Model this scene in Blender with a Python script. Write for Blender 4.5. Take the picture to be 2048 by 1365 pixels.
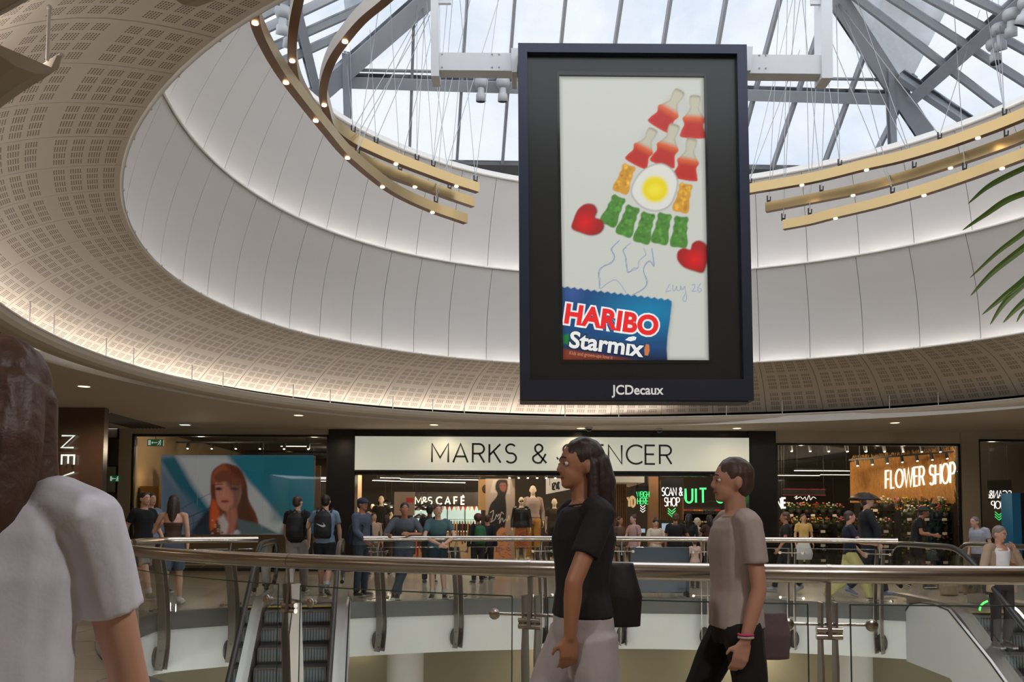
import bpy, bmesh, math, random
import numpy as np
from mathutils import Vector, Matrix, Quaternion, Euler
PI = math.pi
random.seed(7)
S = bpy.context.scene
COL = S.collection
for _o in list(bpy.data.objects): bpy.data.objects.remove(_o)

# ------------------------------------------------------------------ camera
FPX, HOR, EYE = 1700.0, 1045.0, 1.4
PITCH = math.atan(FPX/27500.0)
YP = HOR - FPX*math.tan(PITCH)
ROLL = math.radians(0.25)
cam_d = bpy.data.cameras.new('camera'); cam = bpy.data.objects.new('camera', cam_d); COL.objects.link(cam)
cam_d.sensor_width = 36.0; cam_d.lens = 36.0*FPX/2048.0
cam_d.shift_y = (YP-682.5)/2048.0
cam_d.clip_start = 0.05; cam_d.clip_end = 400
cam.matrix_world = Matrix.Translation((0, 0, EYE)) @ Matrix.Rotation(PI/2+PITCH, 4, 'X') @ Matrix.Rotation(ROLL, 4, 'Z')
S.camera = cam

# ------------------------------------------------------------------ world: bright overcast sky with soft cloud breaks
W = bpy.data.worlds.new('sky'); S.world = W; W.use_nodes = True
nt = W.node_tree; nt.nodes.clear()
wo = nt.nodes.new('ShaderNodeOutputWorld'); bg = nt.nodes.new('ShaderNodeBackground')
tc = nt.nodes.new('ShaderNodeTexCoord'); mp = nt.nodes.new('ShaderNodeMapping'); mp.inputs['Scale'].default_value = (1.6, 1.6, 3.2)
no = nt.nodes.new('ShaderNodeTexNoise'); no.inputs['Scale'].default_value = 2.2; no.inputs['Detail'].default_value = 6; no.inputs['Roughness'].default_value = .55
cr = nt.nodes.new('ShaderNodeValToRGB')
cr.color_ramp.elements[0].position = .36; cr.color_ramp.elements[0].color = (.74, .82, .95, 1)
cr.color_ramp.elements[1].position = .60; cr.color_ramp.elements[1].color = (.97, .98, 1.0, 1)
nt.links.new(tc.outputs['Generated'], mp.inputs[0]); nt.links.new(mp.outputs[0], no.inputs[0])
nt.links.new(no.outputs['Fac'], cr.inputs[0]); nt.links.new(cr.outputs[0], bg.inputs[0]); nt.links.new(bg.outputs[0], wo.inputs[0])
bg.inputs[1].default_value = 2.0
S.view_settings.view_transform = 'Standard'; S.view_settings.look = 'None'
S.view_settings.exposure = 0.1; S.view_settings.gamma = 1.0; S.view_settings.use_curve_mapping = False
S.cycles.max_bounces = 9; S.cycles.diffuse_bounces = 4; S.cycles.glossy_bounces = 4; S.cycles.transmission_bounces = 6; S.cycles.transparent_max_bounces = 24
S.cycles.use_denoising = True; S.cycles.caustics_reflective = False; S.cycles.caustics_refractive = False
S.cycles.sample_clamp_indirect = 6.0

def area_light(name, loc, rot, size, power, col=(1, .82, .62), sy=None):
    d = bpy.data.lights.new(name, 'AREA'); d.energy = power; d.color = col; d.size = size
    if sy: d.shape = 'RECTANGLE'; d.size_y = sy
    o = bpy.data.objects.new(name, d); COL.objects.link(o); o.location = loc; o.rotation_euler = rot
    return o
# ceiling luminaires inside the shops and under the gallery ceiling
def point_light(name, loc, power, col=(1, .8, .58), r=.06, spot=None):
    d = bpy.data.lights.new(name, 'SPOT' if spot else 'POINT'); d.energy = power; d.color = col; d.shadow_soft_size = r
    if spot: d.spot_size = math.radians(spot); d.spot_blend = .6
    o = bpy.data.objects.new(name, d); COL.objects.link(o); o.location = loc; return o
for lx, ly, pw in ((-9.3, 25.3, 70), (-6.2, 26.5, 90), (-3.6, 25.4, 110), (-.6, 25.2, 130), (2.4, 25.4, 120), (-4.5, 29.5, 260), (-1, 31.5, 320), (2.5, 30, 260), (5.2, 25.4, 110), (5, 30, 200), (8.4, 24.6, 130), (10.6, 24.6, 130), (11.4, 24.7, 80), (9.5, 27.0, 110), (14.4, 25.4, 60)):
    point_light('shop_light', (lx, ly, 3.62), pw)
for lx, ly, pw in ((-9.0, 18.2, 90), (-5.0, 22.4, 70), (-1.9, 23.2, 50), (1.9, 23.4, 50), (6.1, 22.7, 60), (9.9, 21.4, 80), (-11.5, 12, 120), (14, 15, 120), (-12, 6, 90), (-8.5, 3, 80)):
    point_light('gallery_light', (lx, ly, 3.93), pw, (1, .78, .55), .1, 165)
for lx, ly, pw in ((-3.4, 18.3, 22), (1.2, 18.6, 26), (5, 18.2, 26)):
    area_light('lower_gallery_light', (lx, ly, -1.1), (0, 0, 0), 1.0, pw, (1, .87, .68))
for i in range(12):  # added fill lamps, out of view under the near slab, brightening the far fascia
    aa = math.radians(200+i*12.7); point_light('fascia_fill_lamp', (2.5+9.4*math.cos(aa), 11+9.4*math.sin(aa)*.85, -1.5), 190, (.93, .97, 1), .15)
for lx, ly in ((-2.6, .6), (2.4, .9)):
    point_light('near_gallery_light', (lx, ly, 3.9), 210, (1, .93, .88), .1, 160)

# ------------------------------------------------------------------ picture <-> place
def ray(px, py):
    u = px-1024.0; v = py-YP
    u2 = u*math.cos(ROLL)+v*math.sin(ROLL); v2 = -u*math.sin(ROLL)+v*math.cos(ROLL)
    cu = -v2
    return Vector((u2, FPX*math.cos(PITCH)-cu*math.sin(PITCH), FPX*math.sin(PITCH)+cu*math.cos(PITCH)))
def at(px, py, Y):
    d = ray(px, py); return Vector((0, 0, EYE))+d*(Y/d.y)
def atz(px, py, z):
    d = ray(px, py); return Vector((0, 0, EYE))+d*((z-EYE)/d.z)
def onplane(px, py, P0, n):
    d = ray(px, py); o = Vector((0, 0, EYE)); return o+d*((P0-o).dot(n)/d.dot(n))

# ------------------------------------------------------------------ materials
MATS = {}
def mat(name, c, rough=.6, metal=0.0, emit=None, es=0.0, noise=.06, nscale=6.0, bump=0.0, spec=None, coat=0.0, rvar=0.0):
    if name in MATS: return MATS[name]
    m = bpy.data.materials.new(name); m.use_nodes = True; t = m.node_tree; b = t.nodes['Principled BSDF']
    c = tuple(c)+(1,) if len(c) == 3 else c
    b.inputs['Roughness'].default_value = rough; b.inputs['Metallic'].default_value = metal
    if spec is not None: b.inputs['Specular IOR Level'].default_value = spec
    if coat: b.inputs['Coat Weight'].default_value = coat
    tcn = t.nodes.new('ShaderNodeTexCoord'); n = t.nodes.new('ShaderNodeTexNoise'); n.inputs['Scale'].default_value = nscale; n.inputs['Detail'].default_value = 4
    t.links.new(tcn.outputs['Object'], n.inputs[0])
    mx = t.nodes.new('ShaderNodeMix'); mx.data_type = 'RGBA'
    mx.inputs[6].default_value = tuple(x*(1-noise) for x in c[:3])+(1,); mx.inputs[7].default_value = tuple(min(1, x*(1+noise)) for x in c[:3])+(1,)
    t.links.new(n.outputs['Fac'], mx.inputs[0]); t.links.new(mx.outputs[2], b.inputs['Base Color'])
    if rvar:
        r = t.nodes.new('ShaderNodeMapRange'); r.inputs[3].default_value = rough-rvar; r.inputs[4].default_value = rough+rvar
        t.links.new(n.outputs['Fac'], r.inputs[0]); t.links.new(r.outputs[0], b.inputs['Roughness'])
    if bump:
        bp = t.nodes.new('ShaderNodeBump'); bp.inputs['Strength'].default_value = bump; bp.inputs['Distance'].default_value = .02
        t.links.new(n.outputs['Fac'], bp.inputs['Height']); t.links.new(bp.outputs[0], b.inputs['Normal'])
    if emit:
        b.inputs['Emission Color'].default_value = tuple(emit)+(1,); b.inputs['Emission Strength'].default_value = es
    MATS[name] = m; return m
def glass(name, tint=(.93, .96, .95), refl=.045, rough=.02, dirt=0.0, flat=False):
    if name in MATS: return MATS[name]
    m = bpy.data.materials.new(name); m.use_nodes = True; t = m.node_tree; t.nodes.clear()
    o = t.nodes.new('ShaderNodeOutputMaterial'); tr = t.nodes.new('ShaderNodeBsdfTransparent'); tr.inputs[0].default_value = tint+(1,)
    g = t.nodes.new('ShaderNodeBsdfGlossy'); g.inputs['Roughness'].default_value = rough; g.inputs[0].default_value = (.9, .93, .92, 1)
    lw = t.nodes.new('ShaderNodeFresnel'); lw.inputs[0].default_value = 1.35
    ad = t.nodes.new('ShaderNodeMath'); ad.operation = 'ADD'; ad.inputs[1].default_value = refl-.02; ad.use_clamp = True
    mx = t.nodes.new('ShaderNodeMixShader'); t.links.new(lw.outputs[0], ad.inputs[0]); t.links.new(ad.outputs[0], mx.inputs[0])
    if flat: t.links.remove(mx.inputs[0].links[0]); mx.inputs[0].default_value = refl
    t.links.new(tr.outputs[0], mx.inputs[1]); t.links.new(g.outputs[0], mx.inputs[2])
    last = mx
    if dirt:
        df = t.nodes.new('ShaderNodeBsdfDiffuse'); df.inputs[0].default_value = (.55, .56, .58, 1)
        tl = t.nodes.new('ShaderNodeBsdfTranslucent'); tl.inputs[0].default_value = (.8, .82, .85, 1)
        tcn = t.nodes.new('ShaderNodeTexCoord'); n = t.nodes.new('ShaderNodeTexNoise'); n.inputs['Scale'].default_value = 1.3; n.inputs['Detail'].default_value = 8
        t.links.new(tcn.outputs['Object'], n.inputs[0])
        mr = t.nodes.new('ShaderNodeMapRange'); mr.inputs[1].default_value = .45; mr.inputs[2].default_value = .8; mr.inputs[4].default_value = dirt
        t.links.new(n.outputs['Fac'], mr.inputs[0]); m2 = t.nodes.new('ShaderNodeMixShader')
        t.links.new(mr.outputs[0], m2.inputs[0]); t.links.new(mx.outputs[0], m2.inputs[1]); t.links.new(tl.outputs[0], m2.inputs[2]); last = m2
    t.links.new(last.outputs[0], o.inputs[0]); MATS[name] = m; return m
def paint_mat(name, es=0.0, rough=.5, base=1.0):
    """print or display: colour comes from the mesh's own colour layer"""
    if name in MATS: return MATS[name]
    m = bpy.data.materials.new(name); m.use_nodes = True; t = m.node_tree; b = t.nodes['Principled BSDF']
    a = t.nodes.new('ShaderNodeVertexColor'); a.layer_name = 'Col'; b.inputs['Roughness'].default_value = rough
    hs = t.nodes.new('ShaderNodeHueSaturation'); hs.inputs['Value'].default_value = base; t.links.new(a.outputs[0], hs.inputs['Color'])
    t.links.new(hs.outputs[0], b.inputs['Base Color'])
    if es: t.links.new(a.outputs[0], b.inputs['Emission Color']); b.inputs['Emission Strength'].default_value = es
    MATS[name] = m; return m
def lin(r, g, b):
    return tuple((x/255/12.92 if x/255 <= .04045 else ((x/255+.055)/1.055)**2.4) for x in (r, g, b))

# ------------------------------------------------------------------ object helpers
def link(o, parent=None):
    COL.objects.link(o)
    if parent is not None: o.parent = parent
    return o
def tag(o, label=None, cat=None, group=None, kind=None):
    if label: o['label'] = label
    if cat: o['category'] = cat
    if group: o['group'] = group
    if kind: o['kind'] = kind
    return o
def empty(name, loc=(0, 0, 0), rz=0.0):
    o = bpy.data.objects.new(name, None); o.empty_display_size = .1; COL.objects.link(o); o.location = loc; o.rotation_euler = (0, 0, rz)
    return o
def thing(name, label, cat, loc=(0, 0, 0), rz=0.0, group=None):
    return tag(empty(name, loc, rz), label, cat, group)
def copy_tree(o, parent=None):
    c = o.copy(); COL.objects.link(c)
    if parent is not None: c.parent = parent
    for ch in o.children: copy_tree(ch, c)
    return c
class MB:
    def __init__(s): s.v = []; s.f = []; s.sm = []; s.uv = None
    def add(s, vs, fs, smooth=False):
        n = len(s.v); s.v += [tuple(x) for x in vs]; s.f += [tuple(i+n for i in f) for f in fs]; s.sm += [smooth]*len(fs); return s
    def box(s, c, d, M=None):
        hx, hy, hz = d[0]/2, d[1]/2, d[2]/2; c = Vector(c)
        vs = [Vector((x*hx, y*hy, z*hz)) for x in (-1, 1) for y in (-1, 1) for z in (-1, 1)]
        if M is not None: vs = [M @ v for v in vs]
        return s.add([v+c for v in vs], [(0, 1, 3, 2), (4, 6, 7, 5), (0, 4, 5, 1), (2, 3, 7, 6), (0, 2, 6, 4), (1, 5, 7, 3)])
    def box2(s, a, b):
        a, b = Vector(a), Vector(b); return s.box((a+b)/2, [abs(b[i]-a[i]) for i in range(3)])
    def beam(s, a, b, w, h, up=(0, 0, 1)):
        a, b = Vector(a), Vector(b); d = (b-a).normalized(); u = Vector(up); x = d.cross(u)
        if x.length < 1e-4: x = d.cross(Vector((1, 0, 0)))
        x.normalize(); z = x.cross(d).normalized(); M = Matrix((x, d, z)).transposed()
        return s.box((a+b)/2, (w, (b-a).length, h), M)
    def tube(s, pts, r, n=8, caps=True, rs=None, closed=False):
        pts = [Vector(p) for p in pts]; m = len(pts); rings = []
        t0 = (pts[1]-pts[0]).normalized(); u = t0.orthogonal().normalized()
        for i, p in enumerate(pts):
            if closed: t = (pts[(i+1) % m]-pts[i-1]).normalized()
            else: t = (pts[min(i+1, m-1)]-pts[max(i-1, 0)]).normalized()
            u = (u-t*u.dot(t)); u = u.normalized() if u.length > 1e-6 else t.orthogonal().normalized()
            w = t.cross(u); rr = rs[i] if rs else r
            rings.append([p+(u*math.cos(2*PI*k/n)+w*math.sin(2*PI*k/n))*rr for k in range(n)])
        vs = [v for q in rings for v in q]; fs = []
        for i in range(m if closed else m-1):
            j = (i+1) % m
            for k in range(n): fs.append((i*n+k, i*n+(k+1) % n, j*n+(k+1) % n, j*n+k))
        s.add(vs, fs, True)
        if caps and not closed:
            s.add(rings[0], [tuple(range(n))[::-1]]); s.add(rings[-1], [tuple(range(n))])
        return s
    def cyl(s, a, b, r, n=16, r2=None): return s.tube([a, b], r, n, rs=[r, r if r2 is None else r2])
    def ball(s, c, r, n=12, m=8, sc=(1, 1, 1), M=None):
        c = Vector(c); vs = []; fs = []
        for i in range(m+1):
            a = PI*i/m
            for k in range(n):
                v = Vector((math.sin(a)*math.cos(2*PI*k/n)*r*sc[0], math.sin(a)*math.sin(2*PI*k/n)*r*sc[1], math.cos(a)*r*sc[2]))
                vs.append((M @ v if M is not None else v)+c)
        for i in range(m):
            for k in range(n): fs.append((i*n+k, (i+1)*n+k, (i+1)*n+(k+1) % n, i*n+(k+1) % n))
        return s.add(vs, fs, True)
    def lathe(s, prof, c=(0, 0, 0), n=20, M=None):
        c = Vector(c); vs = []; fs = []
        for r, z in prof:
            for k in range(n):
                v = Vector((r*math.cos(2*PI*k/n), r*math.sin(2*PI*k/n), z)); vs.append((M @ v if M is not None else v)+c)
        for i in range(len(prof)-1):
            for k in range(n): fs.append((i*n+k, i*n+(k+1) % n, (i+1)*n+(k+1) % n, (i+1)*n+k))
        return s.add(vs, fs, True)
    def prism(s, pts, off):
        """extrude a planar polygon by vector off"""
        pts = [Vector(p) for p in pts]; off = Vector(off); n = len(pts)
        return s.add(pts+[p+off for p in pts], [tuple(range(n))[::-1], tuple(range(n, 2*n))]+[(i, (i+1) % n, (i+1) % n+n, i+n) for i in range(n)])
    def strip(s, A, B, closed=False, smooth=True):
        n = len(A); m = n if closed else n-1
        return s.add(list(A)+list(B), [(i, (i+1) % n, (i+1) % n+n, i+n) for i in range(m)], smooth)
    def mesh(s, name, m=None):
        me = bpy.data.meshes.new(name); me.from_pydata([tuple(v) for v in s.v], [], s.f)
        me.polygons.foreach_set('use_smooth', s.sm)
        if m is not None: me.materials.append(m)
        me.update(); return me
    def build(s, name, m, parent=None):
        return link(bpy.data.objects.new(name, s.mesh(name, m)), parent)

# ------------------------------------------------------------------ stroke lettering
def _arc(cx, cy, rx, ry, a0, a1, n=12):
    return [(cx+rx*math.cos(math.radians(a0+(a1-a0)*i/n)), cy+ry*math.sin(math.radians(a0+(a1-a0)*i/n))) for i in range(n+1)]
GL = {
 'M': (.86, [[(0, 0), (0, 1), (.43, .25), (.86, 1), (.86, 0)]]), 'A': (.78, [[(0, 0), (.39, 1), (.78, 0)], [(.12, .32), (.66, .32)]]),
 'R': (.62, [[(0, 0), (0, 1), (.3, 1)]+_arc(.33, .74, .27, .26, 90, -90)+[(0, .48)], [(.33, .48), (.62, 0)]]),
 'K': (.6, [[(0, 0), (0, 1)], [(.58, 1), (0, .4)], [(.22, .6), (.6, 0)]]),
 'S': (.56, [_arc(.28, .75, .26, .25, 35, 250, 12)+_arc(.28, .26, .28, .26, 75, -145, 12)]),
 '&': (.74, [[(.74, 0), (.16, .66)]+_arc(.33, .8, .2, .2, 200, -40, 10)+[(.1, .38)]+_arc(.3, .24, .28, .24, 150, 300, 8)+[(.6, .3), (.7, .5)]]),
 'P': (.58, [[(0, 0), (0, 1), (.3, 1)]+_arc(.3, .73, .28, .27, 90, -90)+[(0, .46)]]),
 'E': (.5, [[(.5, 1), (0, 1), (0, 0), (.5, 0)], [(0, .52), (.45, .52)]]), 'F': (.5, [[(.5, 1), (0, 1), (0, 0)], [(0, .52), (.45, .52)]]),
 '\u00c9': (.5, [[(.5, 1), (0, 1), (0, 0), (.5, 0)], [(0, .52), (.45, .52)], [(.2, 1.12), (.36, 1.27)]]),
 'N': (.7, [[(0, 0), (0, 1), (.7, 0), (.7, 1)]]), 'C': (.74, [_arc(.5, .5, .5, .5, 48, 312, 18)]),
 'L': (.45, [[(0, 1), (0, 0), (.45, 0)]]), 'O': (.9, [_arc(.45, .5, .45, .5, 90, 450, 24)]), 'W': (1.1, [[(0, 1), (.28, 0), (.55, 1), (.82, 0), (1.1, 1)]]),
 'H': (.66, [[(0, 0), (0, 1)], [(.66, 0), (.66, 1)], [(0, .5), (.66, .5)]]), 'I': (0.04, [[(0.02, 0), (0.02, 1)]]),
 'G': (.8, [_arc(.48, .5, .46, .5, 50, 330, 18)+[(.88, .45), (.5, .45)]]), 'T': (.62, [[(0, 1), (.62, 1)], [(.31, 1), (.31, 0)]]),
 'U': (.62, [[(0, 1), (0, .3)]+_arc(.31, .3, .31, .3, 180, 360)+[(.62, 1)]]), 'J': (.35, [[(.35, 1), (.35, .25)]+_arc(.12, .25, .23, .25, 0, -110)]),
 'Y': (.64, [[(0, 1), (.32, .5), (.64, 1)], [(.32, .5), (.32, 0)]]), 'D': (.66, [[(0, 0), (0, 1), (.2, 1)]+_arc(.2, .5, .46, .5, 90, -90)+[(0, 0)]]),
 'Z': (.6, [[(0, 1), (.6, 1), (0, 0), (.6, 0)]]), ' ': (.35, []), '.': (.05, [[(0, 0), (.03, 0)]]),
}
def lay(text, gap=.2, xs=1.0):
    out = []; x = 0
    for ch in text:
        w, st = GL[ch]; out.append([[(x+a*xs, b) for a, b in q] for q in st]); x += w*xs+gap
    return out, x-gap
def fit_text(text, P0, P1, h, gap=.2, xs=1.0, upv=(0, 0, 1)):
    """letters (lists of 3-D polylines) from P0 to P1 on the baseline, h tall"""
    gl, w = lay(text, gap, xs); P0, P1, u = Vector(P0), Vector(P1), Vector(upv); d = (P1-P0)/w
    return [[[P0+d*a+u*(b*h) for a, b in q] for q in g] for g in gl]
def ribbon(mb, pts, wd, depth, nrm):
    """flat stroke of width wd, raised along nrm"""
    nrm = Vector(nrm).normalized(); pts = [Vector(p) for p in pts]; m = len(pts); L = []; R = []
    for i, p in enumerate(pts):
        a = (pts[i]-pts[i-1]).normalized() if i else (pts[1]-pts[0]).normalized()
        b = (pts[i+1]-pts[i]).normalized() if i < m-1 else a
        t = a+b
        t = t.normalized() if t.length > .2 else a
        sd = t.cross(nrm).normalized(); k = 1/max(.45, (1+a.dot(b))/2)**.5
        L.append(p+sd*wd/2*k); R.append(p-sd*wd/2*k)
    f = nrm*depth
    mb.strip([x+f for x in L], [x+f for x in R], smooth=False); mb.strip(L, [x+f for x in L], smooth=False); mb.strip([x+f for x in R], R, smooth=False)
    return mb
def outline(pts, d, nrm):
    nrm = Vector(nrm); pts = [Vector(p) for p in pts]; m = len(pts); L = []; R = []
    for i, p in enumerate(pts):
        t = (pts[min(i+1, m-1)]-pts[max(i-1, 0)]).normalized(); s = t.cross(nrm).normalized()
        L.append(p+s*d); R.append(p-s*d)
    return L+R[::-1]+[L[0]]
def sign_letters(parent, text, P0, P1, h, mt, wd=None, depth=.02, nrm=(0, -1, 0), gap=.2, tube=None, neon=None, name='letter', xs=1.0, upv=(0, 0, 1)):
    for g in fit_text(text, P0, P1, h, gap, xs, upv):
        if not g: continue
        mb = MB()
        for q in g:
            if neon: mb.tube(outline(q, neon, nrm), tube, 5)
            elif tube: mb.tube(q, tube, 6)
            else: ribbon(mb, q, wd, depth, nrm)
        mb.build(name, mt, parent)
def font_text(name, text, M, size, mt, parent, off=0.0, ext=.002, shear=0.0, sx=1.0):
    c = bpy.data.curves.new(name, 'FONT'); c.body = text; c.size = size; c.offset = off; c.extrude = ext; c.shear = shear; c.resolution_u = 4
    o = bpy.data.objects.new('tmp', c); COL.objects.link(o); dg = bpy.context.evaluated_depsgraph_get()
    me = bpy.data.meshes.new_from_object(o.evaluated_get(dg)); bpy.data.objects.remove(o); me.name = name
    me.transform(Matrix.Diagonal((sx, 1, 1, 1))); me.transform(M); me.materials.clear(); me.materials.append(mt)
    return link(bpy.data.objects.new(name, me), parent)
# ------------------------------------------------------------------ soft painter for prints and displays
class Canvas:
    def __init__(s, x0, y0, x1, y1, step, base):
        s.nx = int((x1-x0)/step)+1; s.ny = int((y1-y0)/step)+1
        s.X, s.Y = np.meshgrid(np.linspace(x0, x1, s.nx), np.linspace(y0, y1, s.ny)); s.C = np.zeros(s.X.shape+(3,)); s.C[:] = lin(*base); s.step = step
    def mixin(s, a, col):
        c = np.array(lin(*col)) if not isinstance(col, np.ndarray) else col
        s.C = s.C*(1-a[..., None])+c*a[..., None]
    def sdf(s, pts):
        P = np.array(pts, float); d = np.full(s.X.shape, 1e9); ins = np.zeros(s.X.shape, bool); n = len(P)
        for i in range(n):
            a = P[i]; b = P[(i+1) % n]; e = b-a; wx = s.X-a[0]; wy = s.Y-a[1]; t = np.clip((wx*e[0]+wy*e[1])/max(e@e, 1e-9), 0, 1)
            d = np.minimum(d, np.hypot(wx-e[0]*t, wy-e[1]*t))
            c = ((a[1] > s.Y) != (b[1] > s.Y)); xx = a[0]+(s.Y-a[1])*(e[0])/(e[1] if abs(e[1]) > 1e-9 else 1e-9); ins ^= c & (s.X < xx)
        return np.where(ins, -d, d)
    def poly(s, pts, col, soft=.8, op=1.0):
        a = np.clip(.5-s.sdf(pts)/(2*soft), 0, 1)*op; s.mixin(a, col); return a
    def ell(s, cx, cy, rx, ry, col, soft=.8, op=1.0, rot=0):
        c, n = math.cos(math.radians(rot)), math.sin(math.radians(rot)); u = (s.X-cx)*c+(s.Y-cy)*n; v = -(s.X-cx)*n+(s.Y-cy)*c
        d = (np.hypot(u/rx, v/ry)-1)*min(rx, ry); a = np.clip(.5-d/(2*soft), 0, 1)*op; s.mixin(a, col); return a
    def line(s, pts, w, col, op=1.0, soft=.7):
        d = np.full(s.X.shape, 1e9); P = np.array(pts, float)
        for i in range(len(P)-1):
            a = P[i]; e = P[i+1]-a; wx = s.X-a[0]; wy = s.Y-a[1]; t = np.clip((wx*e[0]+wy*e[1])/max(e@e, 1e-9), 0, 1); d = np.minimum(d, np.hypot(wx-e[0]*t, wy-e[1]*t))
        s.mixin(np.clip(.5-(d-w/2)/(2*soft), 0, 1)*op, col)
    def build(s, name, m, fn, parent):
        vs = [tuple(fn(float(x), float(y))) for x, y in zip(s.X.ravel(), s.Y.ravel())]; nx, ny = s.nx, s.ny
        i = np.arange(nx*ny).reshape(ny, nx); F = np.stack([i[1:, :-1], i[1:, 1:], i[:-1, 1:], i[:-1, :-1]], -1).reshape(-1, 4)
        me = bpy.data.meshes.new(name); me.from_pydata(vs, [], F.tolist()); ca = me.color_attributes.new('Col', 'FLOAT_COLOR', 'POINT')
        ca.data.foreach_set('color', np.concatenate([s.C, np.ones(s.X.shape+(1,))], -1).astype(np.float32).ravel()); me.materials.append(m)
        return link(bpy.data.objects.new(name, me), parent)
def smooth_pts(pts, n=6, closed=True):
    m = len(pts); out = []
    for i in range(m if closed else m-1):
        p = [np.array(pts[(i+k) % m if closed else min(max(i+k, 0), m-1)], float) for k in (-1, 0, 1, 2)]
        for j in range(n):
            t = j/n; out.append(tuple(.5*((2*p[1])+(-p[0]+p[2])*t+(2*p[0]-5*p[1]+4*p[2]-p[3])*t*t+(-p[0]+3*p[1]-3*p[2]+p[3])*t**3)))
    if not closed: out.append(tuple(float(q) for q in pts[-1]))
    return out

# ================================================================== the atrium shell
CX, CY = 2.93, 13.23
M_white = mat('white_render', lin(226, 222, 217), .75, noise=.02)
M_conew = mat('cone_panel_paint', lin(194, 190, 186), .7, noise=.02, nscale=2)
M_ceil = mat('ceiling_paint', lin(196, 184, 168), .8, noise=.03, nscale=1.5)
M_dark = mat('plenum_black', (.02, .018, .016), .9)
M_led = mat('cove_led', (1, 1, 1), .5, emit=(1, .97, .94), es=13.0)
_RT = {
 'A': ([33, 43, 49, 64, 77, 89, 102, 115, 127, 136, 146, 158, 168, 178, 189, 195, 210, 235, 260, 300, 340], [10.15, 9.87, 9.76, 9.42, 9.12, 9.35, 9.41, 9.65, 9.9, 9.98, 10.1, 10.1, 10.0, 9.95, 9.87, 9.83, 9.9, 10.03, 10.0, 10.0, 10.15]),
 'B': ([28, 36, 48, 68, 90, 110, 140, 147, 158, 168, 178, 195, 205, 211, 216, 223, 228, 235, 270, 320], [8.66, 8.47, 8.24, 7.98, 7.95, 8.1, 8.43, 8.56, 8.52, 8.48, 8.42, 8.3, 8.28, 8.29, 8.32, 8.35, 8.41, 8.46, 8.5, 8.6]),
 'C': ([26, 35, 43, 56, 68, 90, 110, 141, 149, 159, 171, 180, 190, 230, 280, 330], [8.44, 8.27, 8.14, 8.02, 7.88, 7.95, 8.08, 8.4, 8.37, 8.34, 8.23, 8.17, 8.1, 8.15, 8.2, 8.3]),
 'D': ([24, 33, 42, 58, 68, 90, 110, 126, 148, 154, 160, 165, 170, 176, 190, 220, 260, 310], [8.01, 7.96, 7.88, 7.76, 7.78, 7.85, 7.93, 7.86, 7.8, 7.74, 7.62, 7.5, 7.4, 7.26, 7.2, 7.3, 7.7, 7.95]),
 'E': ([20, 33, 50, 70, 101, 120, 132, 146, 157, 166, 173, 200, 250, 310], [10.4, 10.2, 9.75, 9.25, 9.68, 10.1, 10.36, 10.46, 10.4, 10.4, 10.6, 10.6, 10.6, 10.6]),
}
HH = {'A': 2.8, 'B': 3.944, 'C': 6.259, 'D': 8.469, 'E': 2.6}
def _mk(key):
    th, r = np.array(_RT[key][0], float), np.array(_RT[key][1]); g = np.arange(0, 360, 1.0)
    out = np.zeros(360); sg = 7.0 if key != 'B' else 5.0
    T = np.concatenate([th-360, th, th+360]); R = np.concatenate([r]*3); lin_ = np.interp(g, T, R)
    ext = np.concatenate([lin_]*3); k = np.exp(-.5*(np.arange(-25, 26)/sg)**2); k /= k.sum()
    return np.convolve(ext, k, 'same')[360:720]
_RG = {k: _mk(k) for k in _RT}
def RR(key, deg):
    deg = deg % 360; i = int(deg); t = deg-i; g = _RG[key]; return g[i]*(1-t)+g[(i+1) % 360]*t
def pol(deg, r, h): a = math.radians(deg); return Vector((CX+r*math.cos(a), CY+r*math.sin(a), EYE+h))
def _pitch(a): return float(np.interp(a % 360, [0, 20, 100, 130, 240, 300, 360], [7.5, 8.2, 8.0, 5.4, 5.4, 7.5, 7.5]))
EDG = [3.0]
while EDG[-1]+_pitch(EDG[-1]) < 359: EDG.append(EDG[-1]+_pitch(EDG[-1]))
NP = len(EDG); EDG.append(363.0)
def cone_panels(parent, name, prof, mt, sub=4, gap=.0009, skip=None):
    """prof(deg) -> list of (r,h); one object per panel, with a small joint between panels and a folded back edge"""
    for k in range(NP):
        a0 = EDG[k]; a1 = EDG[k+1]; DP = a1-a0
        if skip and skip((a0+a1)/2): continue
        ga = .042; mb = MB(); rows = []; uvs = []
        for j in range(sub+1):
            a = a0+ga+(DP-2*ga)*j/sub; pr = prof(a); rows.append([pol(a, r, h) for r, h in pr])
        n = len(rows[0]); vs = [v for q in rows for v in q]
        fs = [(i*n+j, (i+1)*n+j, (i+1)*n+j+1, i*n+j+1) for i in range(sub) for j in range(n-1)]
        mb.add(vs, fs, True)
        # side returns
        for q, sgn in ((rows[0], 1), (rows[-1], -1)):
            back = []
            for v in q: d = Vector((v.x-CX, v.y-CY, 0)).normalized(); back.append(v+d*.04+Vector((0, 0, .02)))
            mb.strip(q, back, smooth=False)
        me = mb.mesh(name, mt)
        ul = me.uv_layers.new(name='UVMap'); L = np.zeros(len(me.loops)*2)
        for li, lp in enumerate(me.loops):
            vi = lp.vertex_index
            if vi < (sub+1)*n: L[2*li] = (vi//n)/sub; L[2*li+1] = (vi % n)/(n-1)
            else: L[2*li] = 0; L[2*li+1] = 0
        ul.data.foreach_set('uv', L); link(bpy.data.objects.new(name, me), parent)

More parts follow.
